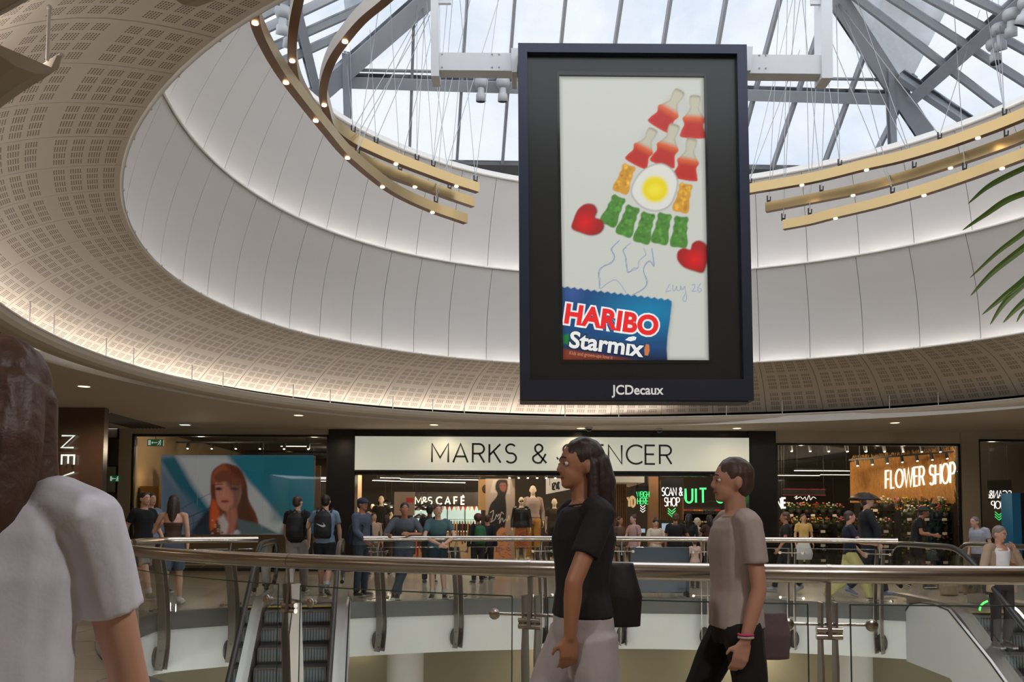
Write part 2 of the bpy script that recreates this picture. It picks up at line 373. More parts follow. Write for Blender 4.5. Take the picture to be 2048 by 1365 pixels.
def perforated():
    m = bpy.data.materials.new('perforated_panel'); m.use_nodes = True; t = m.node_tree; b = t.nodes['Principled BSDF']; b.inputs['Roughness'].default_value = .8
    uv = t.nodes.new('ShaderNodeUVMap'); uv.uv_map = 'UVMap'; sp = t.nodes.new('ShaderNodeSeparateXYZ'); t.links.new(uv.outputs[0], sp.inputs[0])
    def mt(op, a, b_=None, c=None):
        n = t.nodes.new('ShaderNodeMath'); n.operation = op
        for i, x in enumerate((a, b_, c)):
            if x is None: continue
            if isinstance(x, (int, float)): n.inputs[i].default_value = x
            else: t.links.new(x, n.inputs[i])
        return n.outputs[0]
    def band(x, lo, hi): return mt('MULTIPLY', mt('GREATER_THAN', x, lo), mt('LESS_THAN', x, hi))
    u, v = sp.outputs[0], sp.outputs[1]
    vb = mt('FRACT', mt('MULTIPLY', v, 3.0)); vin = band(vb, .07, .93)
    vp = mt('FRACT', mt('MULTIPLY', mt('SUBTRACT', vb, .07), 4/.86)); up = mt('FRACT', mt('MULTIPLY', mt('SUBTRACT', u, .06), 4/.88)); uin = band(u, .06, .94)
    pin = mt('MULTIPLY', band(up, .12, .86), band(vp, .12, .84))
    su = mt('FRACT', mt('MULTIPLY', mt('SUBTRACT', up, .12), 4/.74)); sv = mt('FRACT', mt('MULTIPLY', mt('SUBTRACT', vp, .12), 5/.72))
    slot = mt('MULTIPLY', band(su, .14, .86), band(sv, .25, .75))
    allm = mt('MULTIPLY', mt('MULTIPLY', vin, uin), mt('MULTIPLY', pin, slot))
    mx = t.nodes.new('ShaderNodeMix'); mx.data_type = 'RGBA'; mx.inputs[6].default_value = lin(208, 197, 184)+(1,); mx.inputs[7].default_value = lin(112, 98, 84)+(1,)
    t.links.new(allm, mx.inputs[0]); t.links.new(mx.outputs[2], b.inputs['Base Color'])
    bp = t.nodes.new('ShaderNodeBump'); bp.invert = True; bp.inputs['Strength'].default_value = .5; bp.inputs['Distance'].default_value = .01
    t.links.new(allm, bp.inputs['Height']); t.links.new(bp.outputs[0], b.inputs['Normal'])
    return m
M_perf = perforated()
# --- sloping perforated ceiling, lower cone, upper cone
def prof_perf(a):
    rA, rB = RR('A', a)+.42, RR('B', a); return [(rA+(rB-rA)*t+.10*math.sin(PI*t), 2.93+(3.944-2.93)*t+.16*math.sin(PI*t)) for t in [i/10 for i in range(11)]]
def prof_low(a):
    r0, r1 = RR('B', a)+.34, RR('C', a)+.03; return [(r0+(r1-r0)*t+.14*math.sin(PI*t), 3.90+(6.25-3.90)*t) for t in [i/10 for i in range(11)]]
def prof_up(a):
    r0, r1 = RR('C', a)+.36, RR('D', a)+.03; return [(r0+(r1-r0)*t+.10*math.sin(PI*t), 6.20+(8.46-6.20)*t) for t in [i/10 for i in range(11)]]
cs = tag(empty('ceiling_perforated', (0, 0, 0)), kind='structure'); cone_panels(cs, 'perforated_panel', prof_perf, M_perf)
wl = tag(empty('wall_lower_drum', (0, 0, 0)), kind='structure'); cone_panels(wl, 'wall_panel', prof_low, M_conew)
wu = tag(empty('wall_upper_drum', (0, 0, 0)), kind='structure'); cone_panels(wu, 'wall_panel', prof_up, M_conew)
DG = [i*2.0 for i in range(180)]
def ringstrip(mb, f0, f1): mb.strip([f0(a) for a in DG], [f1(a) for a in DG], closed=True)
M_seam = mat('joint_shadow_board', lin(176, 170, 162), .9)
for par, prof, nm in ((cs, prof_perf, 'backing_board'), (wl, prof_low, 'backing_board'), (wu, prof_up, 'backing_board')):
    mb = MB()
    for j in range(10):
        ringstrip(mb, lambda a: pol(a, prof(a)[j][0]+.045, prof(a)[j][1]+.02), lambda a: pol(a, prof(a)[j+1][0]+.045, prof(a)[j+1][1]+.02))
    mb.build(nm, M_seam, par)
def lip(par, key, r=.022, trough=True, name='edge_trim'):
    h = HH[key]; mb = MB()
    mb.tube([pol(a, RR(key, a), h) for a in DG], r, 6, closed=True)
    mb.build(name, M_white, par)
    if trough:
        mb = MB(); ringstrip(mb, lambda a: pol(a, RR(key, a)+.0, h+.004), lambda a: pol(a, RR(key, a)+.42, h+.004))
        mb.build('cove_tray', M_white, par)
        mb = MB()
        for k in range(NP):
            a0 = EDG[k]+.35; a1 = EDG[k+1]-.35; pts = [pol(a0+(a1-a0)*i/3, RR(key, a0+(a1-a0)*i/3)+.15, h+.035) for i in range(4)]
            mb.tube(pts, .010, 5)
        tag(mb.build('cove_led_strip', M_led, par), kind='stuff')
lip(cs, 'B'); lip(wl, 'C')
mb = MB(); mb.tube([pol(a, RR('D', a), HH['D']) for a in DG], .03, 6, closed=True)
ringstrip(mb, lambda a: pol(a, RR('D', a), HH['D']), lambda a: pol(a, RR('D', a)+.02, HH['D']+.13)); mb.build('edge_trim', M_white, wu)
mb = MB(); ringstrip(mb, lambda a: pol(a, RR('D', a)+.02, HH['D']+.13), lambda a: pol(a, RR('D', a)+.62, HH['D']+.13)); ringstrip(mb, lambda a: pol(a, RR('D', a)+.62, HH['D']+.13), lambda a: pol(a, RR('D', a)+9, HH['D']-.5))
mb.build('roof_deck', mat('roof_deck_grey', lin(120, 120, 122), .8), wu)
mb = MB()
for k in range(NP):
    for key in ('B',):
        a = EDG[k]; p = pol(a, RR(key, a)-.02, HH[key]+.0); mb.box(p, (.018, .018, .03))
tag(mb.build('panel_clip', M_seam, cs), kind='stuff')

# --- light trough hanging under the perforated ceiling, in segments
def trough(label, a0, a1):
    t = thing('light_trough', label, 'light', pol((a0+a1)/2, RR('A', (a0+a1)/2)+.2, 2.7), group=None)
    base = t.location.copy(); n = max(4, int(abs(a1-a0)/2)); A = [a0+(a1-a0)*i/n for i in range(n+1)]
    sec = [(0, 2.80), (.015, 2.72), (.06, 2.66), (.14, 2.625), (.26, 2.615), (.36, 2.64), (.40, 2.70), (.40, 2.73), (.35, 2.70), (.06, 2.70), (.03, 2.79)]
    def P(a, s): return pol(a, RR('A', a)+s[0], s[1])-base
    mb = MB(); m = len(sec); rows = [[P(a, s) for s in sec] for a in A]
    mb.add([v for q in rows for v in q], [(i*m+j, i*m+(j+1) % m, (i+1)*m+(j+1) % m, (i+1)*m+j) for i in range(n) for j in range(m)], False)
    mb.add(rows[0], [tuple(range(m))]); mb.add(rows[-1], [tuple(range(m))[::-1]])
    mb.build('tray', M_ceil, t)
    mb = MB(); mb.tube([P(a, (.0, 2.805)) for a in A], .016, 6); mb.build('edge_bead', M_white, t)
    k = 0; DP = 5.4
    while a0+.6+k*DP/2 < a1-.6:
        s0 = a0+.6+k*DP/2; s1 = min(s0+DP/2-.5, a1-.3)
        MB().tube([P(s0+(s1-s0)*i/3, (.17, 2.722)) for i in range(4)], .011, 5).build('led_tube', M_ledA, t); k += 1
    return t
M_ledA = mat('trough_led', (1, 1, 1), .5, emit=(1, .96, .93), es=44.0)
trough('long curved white light trough around the far side of the atrium under the perforated ceiling', -38, 235.6)
trough('short curved light trough at the top left, ending at the gap in the trough', 243, 316)
ORD = ['first', 'second', 'third', 'fourth', 'fifth', 'sixth', 'seventh', 'eighth', 'ninth', 'tenth', 'eleventh', 'twelfth', 'thirteenth', 'fourteenth', 'fifteenth']
for px in (51, 99, 205, 262, 380, 444, 584, 658, 784, 864, 930, 1132, 1238, 1455, 1567, 1781, 1882, 93):
    # hanger rod angle from its picture column
    best = min((abs((lambda p: 1024+FPX*p.x/p.y)(pol(a/4, RR('A', a/4), 2.8))-px), a/4) for a in range(60, 800)) if px != 93 else (0, 235.0)
    a = best[1]; p0 = pol(a, RR('A', a)+.035, 2.78); p1 = p0+Vector((0, 0, .34))
    o = MB().cyl(p0-p0, p1-p0, .011, 8).ball((0, 0, .34), .018, 8, 5).build('hanger_rod', M_white); o.location = p0
    _i = (93, 51, 99, 205, 262, 380, 444, 584, 658, 784, 864, 930, 1132, 1238, 1455, 1567, 1781, 1882).index(px); tag(o, 'thin white hanger rod at the gap in the light trough, top left' if _i == 0 else 'thin white hanger rod on the far light trough, %s' % (ORD[_i-1]+' from the left' if _i < 14 else ORD[17-_i]+' from the right'), 'rod', 'hanger rods along the light trough')

# --- flat gallery ceiling, its inner fascia and the plenum behind the trough
def rout(a, Ymax):
    s = math.sin(math.radians(a)); c = math.cos(math.radians(a)); r = 21.0
    if s > 0: r = min(r, (Ymax-CY)/s)
    return r
ce = tag(MB().strip([pol(a, RR('E', a), 2.6) for a in DG], [pol(a, max(rout(a, 23.98), RR('E', a)+.1), 2.6) for a in DG], closed=True, smooth=False).build('ceiling', M_ceil), kind='structure')
mb = MB(); ringstrip(mb, lambda a: pol(a, RR('E', a), 2.6), lambda a: pol(a, RR('E', a), 2.765)); mb.tube([pol(a, RR('E', a), 2.6) for a in DG], .012, 6, closed=True); mb.build('ceiling_fascia', M_white, ce)
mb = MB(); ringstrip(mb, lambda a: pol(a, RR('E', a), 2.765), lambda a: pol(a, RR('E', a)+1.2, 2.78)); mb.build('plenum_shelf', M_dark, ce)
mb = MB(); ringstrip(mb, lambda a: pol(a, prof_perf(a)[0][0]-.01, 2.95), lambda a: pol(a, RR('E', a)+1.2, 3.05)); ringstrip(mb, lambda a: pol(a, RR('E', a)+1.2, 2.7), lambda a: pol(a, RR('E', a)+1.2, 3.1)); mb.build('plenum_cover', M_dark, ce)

# --- floor with the void: intersection of two discs
def rvoid(a, grow=0.0):
    ox, oy = 2.5, 11.0; c, s = math.cos(math.radians(a)), math.sin(math.radians(a)); best = 1e9
    for (x, y, R) in ((2.0, 4.5, 11.28+grow), (CX, CY, 8.28+grow)):
        dx, dy = ox-x, oy-y; B = dx*c+dy*s; D = B*B-(dx*dx+dy*dy-R*R); best = min(best, -B+math.sqrt(D))
    return best
def vp(a, z, grow=0.0): r = rvoid(a, grow); return Vector((2.5+r*math.cos(math.radians(a)), 11+r*math.sin(math.radians(a)), z))
def tiles(name, c1, c2, cg, sc, rough):
    m = bpy.data.materials.new(name); m.use_nodes = True; t = m.node_tree; b = t.nodes['Principled BSDF']
    tcn = t.nodes.new('ShaderNodeTexCoord'); br = t.nodes.new('ShaderNodeTexBrick'); t.links.new(tcn.outputs['Object'], br.inputs[0])
    br.inputs['Scale'].default_value = 1.0; br.inputs['Color1'].default_value = c1+(1,); br.inputs['Color2'].default_value = c2+(1,); br.inputs['Mortar'].default_value = cg+(1,)
    br.inputs['Mortar Size'].default_value = .006; br.inputs['Brick Width'].default_value = sc; br.inputs['Row Height'].default_value = sc; br.offset = 0
    t.links.new(br.outputs[0], b.inputs['Base Color']); b.inputs['Roughness'].default_value = rough
    n = t.nodes.new('ShaderNodeTexNoise'); n.inputs['Scale'].default_value = .8; mr = t.nodes.new('ShaderNodeMapRange'); mr.inputs[3].default_value = rough-.05; mr.inputs[4].default_value = rough+.08
    t.links.new(tcn.outputs['Object'], n.inputs[0]); t.links.new(n.outputs['Fac'], mr.inputs[0]); t.links.new(mr.outputs[0], b.inputs['Roughness'])
    return m
M_floor = tiles('gallery_tile', lin(150, 140, 120), lin(142, 132, 113), lin(92, 86, 76), .9, .2)
fl = tag(MB().strip([vp(a, 0) for a in DG], [Vector((2.5+34*math.cos(math.radians(a)), 11+34*math.sin(math.radians(a)), 0)) for a in DG], closed=True, smooth=False).build('floor', M_floor), kind='structure')
M_band = mat('grey_floor_edge', lin(92, 92, 90), .5)
mb = MB(); ringstrip(mb, lambda a: vp(a, .012), lambda a: vp(a, -.27)); ringstrip(mb, lambda a: vp(a, .012, .12), lambda a: vp(a, .012)); mb.build('edge_band', M_band, fl)
mb = MB(); ringstrip(mb, lambda a: vp(a, -.27, .03), lambda a: vp(a, -.92, .03)); mb.build('edge_fascia', mat('fascia_white', lin(228, 230, 226), .6, noise=.02), fl)
ol = mat('lower_wall_olive', lin(150, 142, 118), .8, noise=.03, nscale=1)
mb = MB(); ringstrip(mb, lambda a: vp(a, -.92, .03), lambda a: vp(a, -.92, 6)); mb.build('soffit', ol, fl)
lw = tag(MB().strip([vp(a, -.92, 3.2) for a in DG], [vp(a, -6, 3.2) for a in DG], closed=True).build('wall_lower_level', ol), kind='structure')
lf = tag(MB().strip([vp(a, -5.6, 8) for a in DG], [Vector((2.5, 11, -5.6))]*180, closed=True, smooth=False).build('floor_lower', M_floor), kind='structure')
for (px, w_) in ((815, .36), (1888, .36), (1700, .36)):
    X = (px-1024)*17.0/FPX; o = MB().lathe([(w_, -5.6), (w_, -.95)], n=28).build('column', M_white); o.location = (X, 17.0, 0); tag(o, kind='structure')
for o in list(COL.objects):
    if o.name.startswith('column') and o.location.x > 8: bpy.data.objects.remove(o)

# --- skylight
nA = Vector((-.18, 1, -.96)); hdir = Vector((1, .08, 0)).normalized()
P0 = at(1000, 338, 22.6); n1 = nA.cross(hdir).normalized()
def R1(px, py): return onplane(px, py, P0, n1)
M_steel = mat('roof_steel', lin(172, 175, 180), .5, .1, noise=.08)
M_alu = mat('glazing_bar_grey', lin(150, 152, 155), .55, .1)
M_sky = glass('skylight_glass', (.68, .69, .70), .03, .03, dirt=.3, flat=True)
sk = tag(empty('ceiling_skylight'), kind='structure')
bars1 = [((728, 345), (700, 110)), ((818, 345), (831, -60)), ((912, 350), (938, -60)), ((1003, 352), (1034, -60)), ((1095, 355), (1137, -60)), ((1190, 355), (1252, -60)), ((1285, 355), (1350, -60)), ((1390, 352), (1462, -60)), ((1465, 355), (1575, -60)), ((1540, 350), (1655, 10)), ((1648, 330), (1739, 80)), ((1740, 330), (1830, 150))]
def nb(n, px, py): return R1(px, py)
for a, b in bars1[1:]:
    MB().beam(R1(*a), R1(*b), .07, .22, n1).build('glazing_bar', M_alu, sk)
def lerp2(a, b, y): t = (y-a[1])/(b[1]-a[1]); return (a[0]+(b[0]-a[0])*t, y)
off1 = n1*(.06 if n1.z > 0 else -.06)
for i in range(len(bars1)-1):
    (a0, a1), (b0, b1) = bars1[i], bars1[i+1]
    for y0, y1 in ((340, 178), (176, -60)):
        q = [lerp2(a0, a1, y0), lerp2(b0, b1, y0), lerp2(b0, b1, y1), lerp2(a0, a1, y1)]
        MB().prism([R1(*p)+off1 for p in q], n1*.012).build('glass_pane', M_sky, sk)
for q in ([(1740, 335), (1815, 185), (1893, 335)], [(728, 345), (700, 110), (630, 180), (560, 260), (560, 345)]): MB().prism([R1(*p)+off1 for p in q], n1*.012).build('glass_pane', M_sky, sk)
def steel(a, b, w, h, up, lab, name='steel_beam'):
    o = MB(); a = Vector(a); b = Vector(b); c = (a+b)/2; d = (b-a).normalized(); u = Vector(up)
    x = d.cross(u).normalized(); z = x.cross(d).normalized()
    o.beam(a-c+z*h/2, b-c+z*h/2, w, .03, u); o.beam(a-c-z*h/2, b-c-z*h/2, w, .03, u); o.beam(a-c, b-c, .04, h, u)
    ob = o.build(name, M_steel); ob.location = c; return tag(ob, lab, 'beam')
steel(R1(655, 160)-n1*0, R1(1800, 196), .28, .30, n1, 'horizontal grey steel beam across the far slope of the glass roof, behind the big screen')
MB().beam(R1(700, 140), R1(1790, 160), .05, .10, n1).build('glazing_rail', M_alu, sk)
MB().beam(R1(640, 333), R1(1900, 352), .35, .30, n1).build('eaves_gutter', mat('gutter_dark', lin(86, 84, 82), .6), sk)
hL0, hL1 = R1(885, -30), R1(560, 255); hR0, hR1 = R1(1655, -30), R1(1890, 330)
steel(hL0, hL1, .42, .45, n1, 'thick grey steel hip beam sloping down to the left behind the gold rings')
steel(hR0, hR1, .42, .45, n1, 'thick grey steel hip beam sloping down to the right from the white bracket')
hd = Vector((-.085, 1, 0)).normalized()
n2 = (hR1-hR0).cross(hd).normalized(); n3 = (hL1-hL0).cross(Vector((-.02, 1, 0))).normalized()
def R2(px, py): return onplane(px, py, hR1, n2)
def R3(px, py): return onplane(px, py, hL1, n3)
off2 = n2*(.06 if n2.z > 0 else -.06); off3 = n3*(.06 if n3.z > 0 else -.06)
b2 = [((1640, -60), (1650, -40)), ((1690, -20), (1985, 330)), ((1640, -60), (2000, 215)), ((1695, -60), (2120, 210)), ((1755, -60), (2150, 155)), ((1830, -60), (2200, 120)), ((1930, -60), (2240, 80)), ((2020, -60), (2260, 40))][2:]
for a, b in b2:
    q0, q1 = R2(*a), R2(*b); MB().beam(q0, q1, .07, .20, n2).build('glazing_bar', M_alu, sk)
for (a0, a1), (c0, c1) in zip([((1638, -60), (1900, 345))]+b2[:-1], b2):
    MB().prism([R2(*p)+off2 for p in (a0, a1, c1, c0)], n2*.012).build('glass_pane', M_sky, sk)
steel(R2(1828, 192), R2(2110, -60), .30, .36, n2, 'grey steel beam rising to the right under the sloping glass, carrying the cluster of spotlights')
steel(R2(1800, 150), R2(1985, 275), .2, .22, n2, 'second thinner grey steel rafter beside the right hip beam')
b3 = [((505, 150), (700, 62)), ((515, 108), (860, -45)), ((500, 72), (780, -60)), ((505, 40), (700, -60)), ((545, 225), (690, 150))]
for a, b in b3: MB().beam(R3(*a), R3(*b), .07, .20, n3).build('glazing_bar', M_alu, sk)
for q in ([(480, 75), (505, 30), (700, -60), (500, -60)], [(500, 115), (500, 72), (780, -62), (860, -50)], [(500, 160), (500, 112), (862, -48), (700, 62)], [(545, 240), (505, 155), (700, 66), (690, 152)]):
    MB().prism([R3(*p)+off3 for p in q], n3*.012).build('glass_pane', M_sky, sk)
steel(R3(572, -60), R3(640, 215), .2, .22, n3, 'grey steel rafter crossing the left slope of the glass roof between the gold rings')
steel(R1(1768, 150)+Vector((0, -.3, 0)), R1(1776, 320)+Vector((0, -.3, 0)), .16, .16, (0, 1, 0), 'slim vertical grey steel post under the right hip beam', 'steel_post')
steel(R1(697, 118)+Vector((0, -.3, 0)), R1(700, 262)+Vector((0, -.3, 0)), .16, .16, (0, 1, 0), 'slim vertical grey steel post under the left hip beam', 'steel_post')

# ================================================================== the big hanging screen
YS = 12.0
SC = thing('digital_screen', 'tall hanging digital advertising screen in a dark navy frame showing sweets on a white sheet', 'screen', at(1268, 450, YS))
_b = SC.location.copy()
def sp(px, py, dy=0.0): return at(px, py, YS)+Vector((0, dy, 0))-_b
M_navy = mat('navy_frame', lin(44, 48, 66), .35, .3, noise=.03); M_black = mat('screen_bezel', lin(24, 24, 20), .3, noise=.03)
def quadframe(name, outer, inner, y0, y1, m, par):
    """frame between an outer and inner quad (tl,tr,br,bl), y0 front, y1 back"""
    mb = MB(); O0 = [sp(*p, y0) for p in outer]; I0 = [sp(*p, y0) for p in inner]; O1 = [v+Vector((0, y1-y0, 0)) for v in O0]; I1 = [v+Vector((0, y1-y0, 0)) for v in I0]
    for i in range(4):
        j = (i+1) % 4; mb.add([O0[i], O0[j], I0[j], I0[i], O1[i], O1[j], I1[j], I1[i]], [(0, 1, 2, 3), (4, 7, 6, 5), (0, 4, 5, 1), (3, 2, 6, 7)])
    return mb.build(name, m, par)
O = [(1036, 95), (1489, 98), (1503, 804), (1040, 803)]; I = [(1054, 113), (1470, 116), (1483, 762), (1060, 763)]; I2 = [(1113, 145), (1411, 150), (1423, 728), (1121, 729)]; I3 = [(1118, 153), (1407, 156), (1417, 722), (1126, 721)]
quadframe('frame', O, I, -.12, .34, M_navy, SC)
MB().prism([sp(*p, .02) for p in I], (0, .3, 0)).build('back_box', M_black, SC)
quadframe('bezel', I, I2, -.035, .02, M_black, SC)
quadframe('inner_rim', I2, I3, -.045, .02, mat('rim_gloss', lin(30, 30, 26), .15), SC)
MB().box(sp(1268, 800, .12)+Vector((0, 0, -.02)), (3.2, .4, .03)).build('bottom_plate', M_navy, SC)
# picture on the display
cv = Canvas(1117, 152, 1418, 723, 1.5, (196, 198, 190))
cv.C += (np.sin(cv.Y*1.1)[..., None]*.004)
# soft darker border of the sheet (part of the displayed image)
def edge(cv):
    d = np.minimum.reduce([cv.X-1117-(cv.Y-152)*.014, 1407+(cv.Y-152)*.018-cv.X, cv.Y-153, 722-cv.Y]); cv.C *= (.55+.45*np.clip(d/9, 0, 1))[..., None]
Z4 = lambda x, y: (1030+x/3.4125, 80+y/3.4125)          # from the close-up views
Z5 = lambda x, y: (1030+x/3.5917, 440+y/3.5917)
def rr(pts, cx, cy, ang, sc=1.0):
    c, s_ = math.cos(math.radians(ang)), math.sin(math.radians(ang)); return [(cx+(x*c-y*s_)*sc, cy+(x*s_+y*c)*sc) for x, y in pts]
bot = smooth_pts([(-9, -40), (9, -40), (11, -28), (9, -14), (17, 0), (23, 8), (19, 20), (24, 36), (22, 46), (-22, 46), (-25, 36), (-19, 20), (-23, 8), (-17, 0), (-9, -14), (-11, -28)], 4)
for zx, zy, ang, sc in ((1060, 465, 30, 1.0), (1222, 515, 3, .98), (888, 722, 27, .92), (1050, 707, 18, .98), (1185, 805, 10, .96)):
    cx, cy = Z4(zx, zy); pts = rr(bot, cx, cy, ang, sc*1.0)
    cv.ell(cx+3, cy+5, 24*sc, 44*sc, (120, 110, 100), 5, .12, ang)
    cv.poly(pts, (150, 144, 124), 1.4); cv.poly(rr(bot, cx, cy, ang, sc*.9), (186, 182, 162), 2.5)
    a = np.clip(.5-cv.sdf(pts)/2.0, 0, 1); c_, s_ = math.cos(math.radians(ang)), math.sin(math.radians(ang))
    v = -(cv.X-cx)*s_*-1*-1+(cv.Y-cy)*c_; v = -(cv.X-cx)*s_*1.0+(cv.Y-cy)*c_
    t = np.clip((v+4*sc)/(10*sc), 0, 1); cv.mixin(a*t, (206, 92, 40)); t2 = np.clip((v-6*sc)/(12*sc), 0, 1); cv.mixin(a*t2, (176, 38, 26)); 
    inn = np.clip((cv.sdf(pts)+6)/4, 0, 1); cv.mixin(a*t2*inn*.35, (214, 60, 40))
def bear(zx, zy, ang, col, dk, Zf=Z4, sc=1.0):
    cx, cy = Zf(zx, zy); pts = rr(smooth_pts([(-10, -30), (-4, -29), (4, -29), (11, -30), (14, -24), (12, -16), (14, -8), (13, 0), (15, 9), (17, 19), (15, 28), (8, 30), (0, 29), (-8, 30), (-15, 28), (-17, 19), (-15, 9), (-13, 0), (-14, -8), (-12, -16), (-14, -24)], 3), cx, cy, ang, sc)
    a = cv.poly(pts, col, 1.1); rng = np.random.default_rng(int(zx))
    for k in range(26):
        ox, oy = rng.uniform(-11, 11), rng.uniform(-26, 26); q = rr([(ox, oy)], cx, cy, ang, sc)[0]; b = np.clip(1-np.hypot(cv.X-q[0], cv.Y-q[1])/rng.uniform(3, 6), 0, 1)
        cv.mixin(a*b*.55, dk if k % 2 else tuple(min(255, int(c*1.35)) for c in col))
for zx, zy, ang in ((748, 950, 20), (1147, 1080, 13)): bear(zx, zy, ang, (200, 146, 46), (160, 104, 22))
for zx, zy, ang in ((670, 1168, 24), (772, 1238, 20), (885, 1285, 15), (1003, 1290, 12), (1125, 1312, 6)): bear(zx, zy, ang, (76, 128, 50), (44, 92, 30), sc=1.06)
ex, ey = Z4(950, 1008); eg = [Z4(*p) for p in ((1000, 842), (1070, 880), (1112, 960), (1095, 1060), (1050, 1140), (960, 1172), (860, 1140), (795, 1060), (800, 990), (850, 910), (920, 860))]
cv.poly(smooth_pts(eg, 5), (150, 148, 138), 1.6); cv.poly(rr(smooth_pts([(x-ex, y-ey) for x, y in eg], 5), ex, ey, 0, .955), (214, 214, 206), 2.0)
yx, yy = Z4(955, 1020); cv.ell(yx, yy, 27, 27, (222, 210, 90), 3.5); cv.ell(yx, yy, 23, 23, (226, 204, 16), 2.0); cv.ell(yx, yy+2, 14, 11, (236, 222, 60), 5, .6)
heart = smooth_pts([(0, -20), (10, -29), (24, -28), (32, -14), (28, 4), (14, 20), (0, 31), (-14, 20), (-28, 4), (-32, -14), (-24, -28), (-10, -29)], 4)
for (cx, cy), ang, sc in ((Z4(480, 1240), 65, .98), (Z5(1290, 278), -28, .98)):
    pts = rr(heart, cx, cy, ang, sc); cv.poly(rr(heart, cx+2, cy+1, ang, sc*1.04), (110, 44, 34), 2.2); a = cv.poly(pts, (158, 28, 26), 1.5)
    g = np.clip(1-np.hypot(cv.X-cx, cv.Y-cy-2)/26, 0, 1); cv.mixin(a*g, (216, 20, 26))
pen = (92, 104, 176)
for q in ([(750, 148), (712, 185), (690, 215), (712, 250), (705, 290), (660, 325), (612, 350), (598, 390), (605, 450), (612, 495), (660, 460), (715, 432), (755, 460), (785, 505), (800, 528)],
          [(830, 168), (795, 195), (778, 225), (790, 260), (798, 320), (812, 382), (850, 350), (885, 342), (890, 300), (925, 265), (940, 250), (925, 205)], [(982, 205), (990, 250), (998, 335), (975, 300), (940, 320), (922, 360), (935, 410), (945, 460), (915, 505), (840, 540)],
          [(745, 155), (700, 200), (700, 235), (716, 270), (690, 315), (640, 330), (605, 380), (612, 440), (606, 490)], [(982, 210), (996, 330), (965, 295), (930, 330), (926, 380), (948, 430), (938, 480), (860, 535)], [(800, 200), (775, 220), (796, 270), (806, 350), (815, 375), (880, 350)],
          [(1112, 462), (1096, 490), (1084, 517), (1100, 514), (1120, 508)], [(1135, 470), (1132, 500), (1145, 512), (1160, 478)], [(1160, 478), (1162, 505), (1185, 505), (1190, 475)], [(1190, 478), (1200, 505), (1220, 478), (1222, 500), (1232, 560), (1222, 588), (1205, 570), (1225, 530)], [(1270, 470), (1290, 465), (1290, 490), (1272, 515), (1300, 512)], [(1335, 458), (1312, 490), (1320, 520), (1340, 505), (1325, 492)]):
    cv.line(smooth_pts([Z5(*p) for p in q], 4, False), 1.0, pen, .85)
# printed sachet
bag = [Z5(*p) for p in ((325, 478), (340, 472))]
top = []
for i in range(34):
    t = i/33; x = 330+(1122-330)*t; y = 480+(578-480)*t; top.append(Z5(x, y+(7 if i % 2 else -7)))
bagp = top+[Z5(1125, 600), Z5(1112, 720), Z5(1095, 840), Z5(1090, 930), Z5(1095, 1030), Z5(320, 1030)]
cv.poly([(x+3, y+3) for x, y in bagp], (120, 120, 112), 4, .4); cv.poly(bagp, (24, 72, 120), .8)
am = np.clip(.5-cv.sdf(bagp)/1.6, 0, 1); gx, gy = Z5(950, 660); g = np.clip(1.2-np.hypot((cv.X-gx)/110, (cv.Y-gy)/52), 0, 1); cv.mixin(am*g*.9, (14, 124, 168))
bl = np.clip((cv.Y-(Z5(0, 850)[1]+(cv.X-1125)*.09))/22, 0, 1); cv.mixin(am*bl*.85, (26, 36, 66)); tl = np.clip(1-np.hypot((cv.X-Z5(410, 520)[0])/30, (cv.Y-Z5(410, 520)[1])/30), 0, 1); cv.mixin(am*tl*.6, (70, 92, 160))
st = [Z5(*p) for p in ((330, 925), (600, 965), (880, 1010), (880, 1030), (330, 1030))]; cv.poly(st, (122, 52, 34), 2)
cv.poly([Z5(*p) for p in ((345, 830), (385, 820), (388, 895), (350, 890))], (30, 120, 50), 2)
edge(cv)
M_disp = paint_mat('display_light', es=.85, rough=.4, base=.12)
cv.build('display_picture', M_disp, lambda x, y: sp(x, y, -.005), SC)
M_red = mat('print_red', (.3, .01, .01), .5, emit=lin(206, 32, 34), es=.95); M_wht = mat('print_white', (.4, .4, .4), .5, emit=lin(206, 208, 206), es=.95)
def frame_at(px, py, px2, py2, dy):
    a = sp(px, py, dy); b = sp(px2, py2, dy); x = (b-a).normalized(); z = Vector((0, 0, 1)); y = Vector((x.z, 0, -x.x))*-1; y = Vector((-x.z, 0, x.x)); n = x.cross(y)
    M = Matrix((x, y, n)).transposed().to_4x4(); M.translation = a; return M, (b-a).length
for txt, p0, p1, sz, m_, off, nm, sxx in (('HARIBO', (352, 738), (1020, 832), 1.0, M_red, .020, 'print_lettering', 1), ('Starm\u0131x', (385, 915), (920, 985), 1.0, M_wht, .012, 'print_lettering', 1)):
    (ax, ay), (bx, by) = Z5(*p0), Z5(*p1)
    for o_, mm, dy in ((off*2.6, M_wht, -.012), (off, m_, -.018)) if txt == 'HARIBO' else ((off*2.2, mat('print_shadow', (.02, .02, .05), .5), -.010), (off, m_, -.014)):
        M, L = frame_at(ax, ay, bx, by, dy); sz = .385 if txt == 'HARIBO' else .33
        t0 = font_text(nm, txt, Matrix.Identity(4), sz, mm, SC, off=off*.8, ext=.001); xs = [v.co.x for v in t0.data.vertices]; x0_, k = min(xs), L/(max(xs)-min(xs)); bpy.data.objects.remove(t0)
        t = font_text(nm, txt, Matrix.Identity(4), sz, mm, SC, off=o_*.8, ext=.001); t.data.transform(M @ Matrix.Diagonal((k, 1, 1, 1)) @ Matrix.Translation((-x0_, 0, 0)))
M, L = frame_at(*Z5(388, 968), *Z5(700, 1004), -.012); t = font_text('print_lettering', 'Kids and grown-ups love it', Matrix.Identity(4), .075, mat('print_tan', (.2, .1, .05), .5, emit=lin(190, 140, 110), es=.8), SC, ext=.0005)
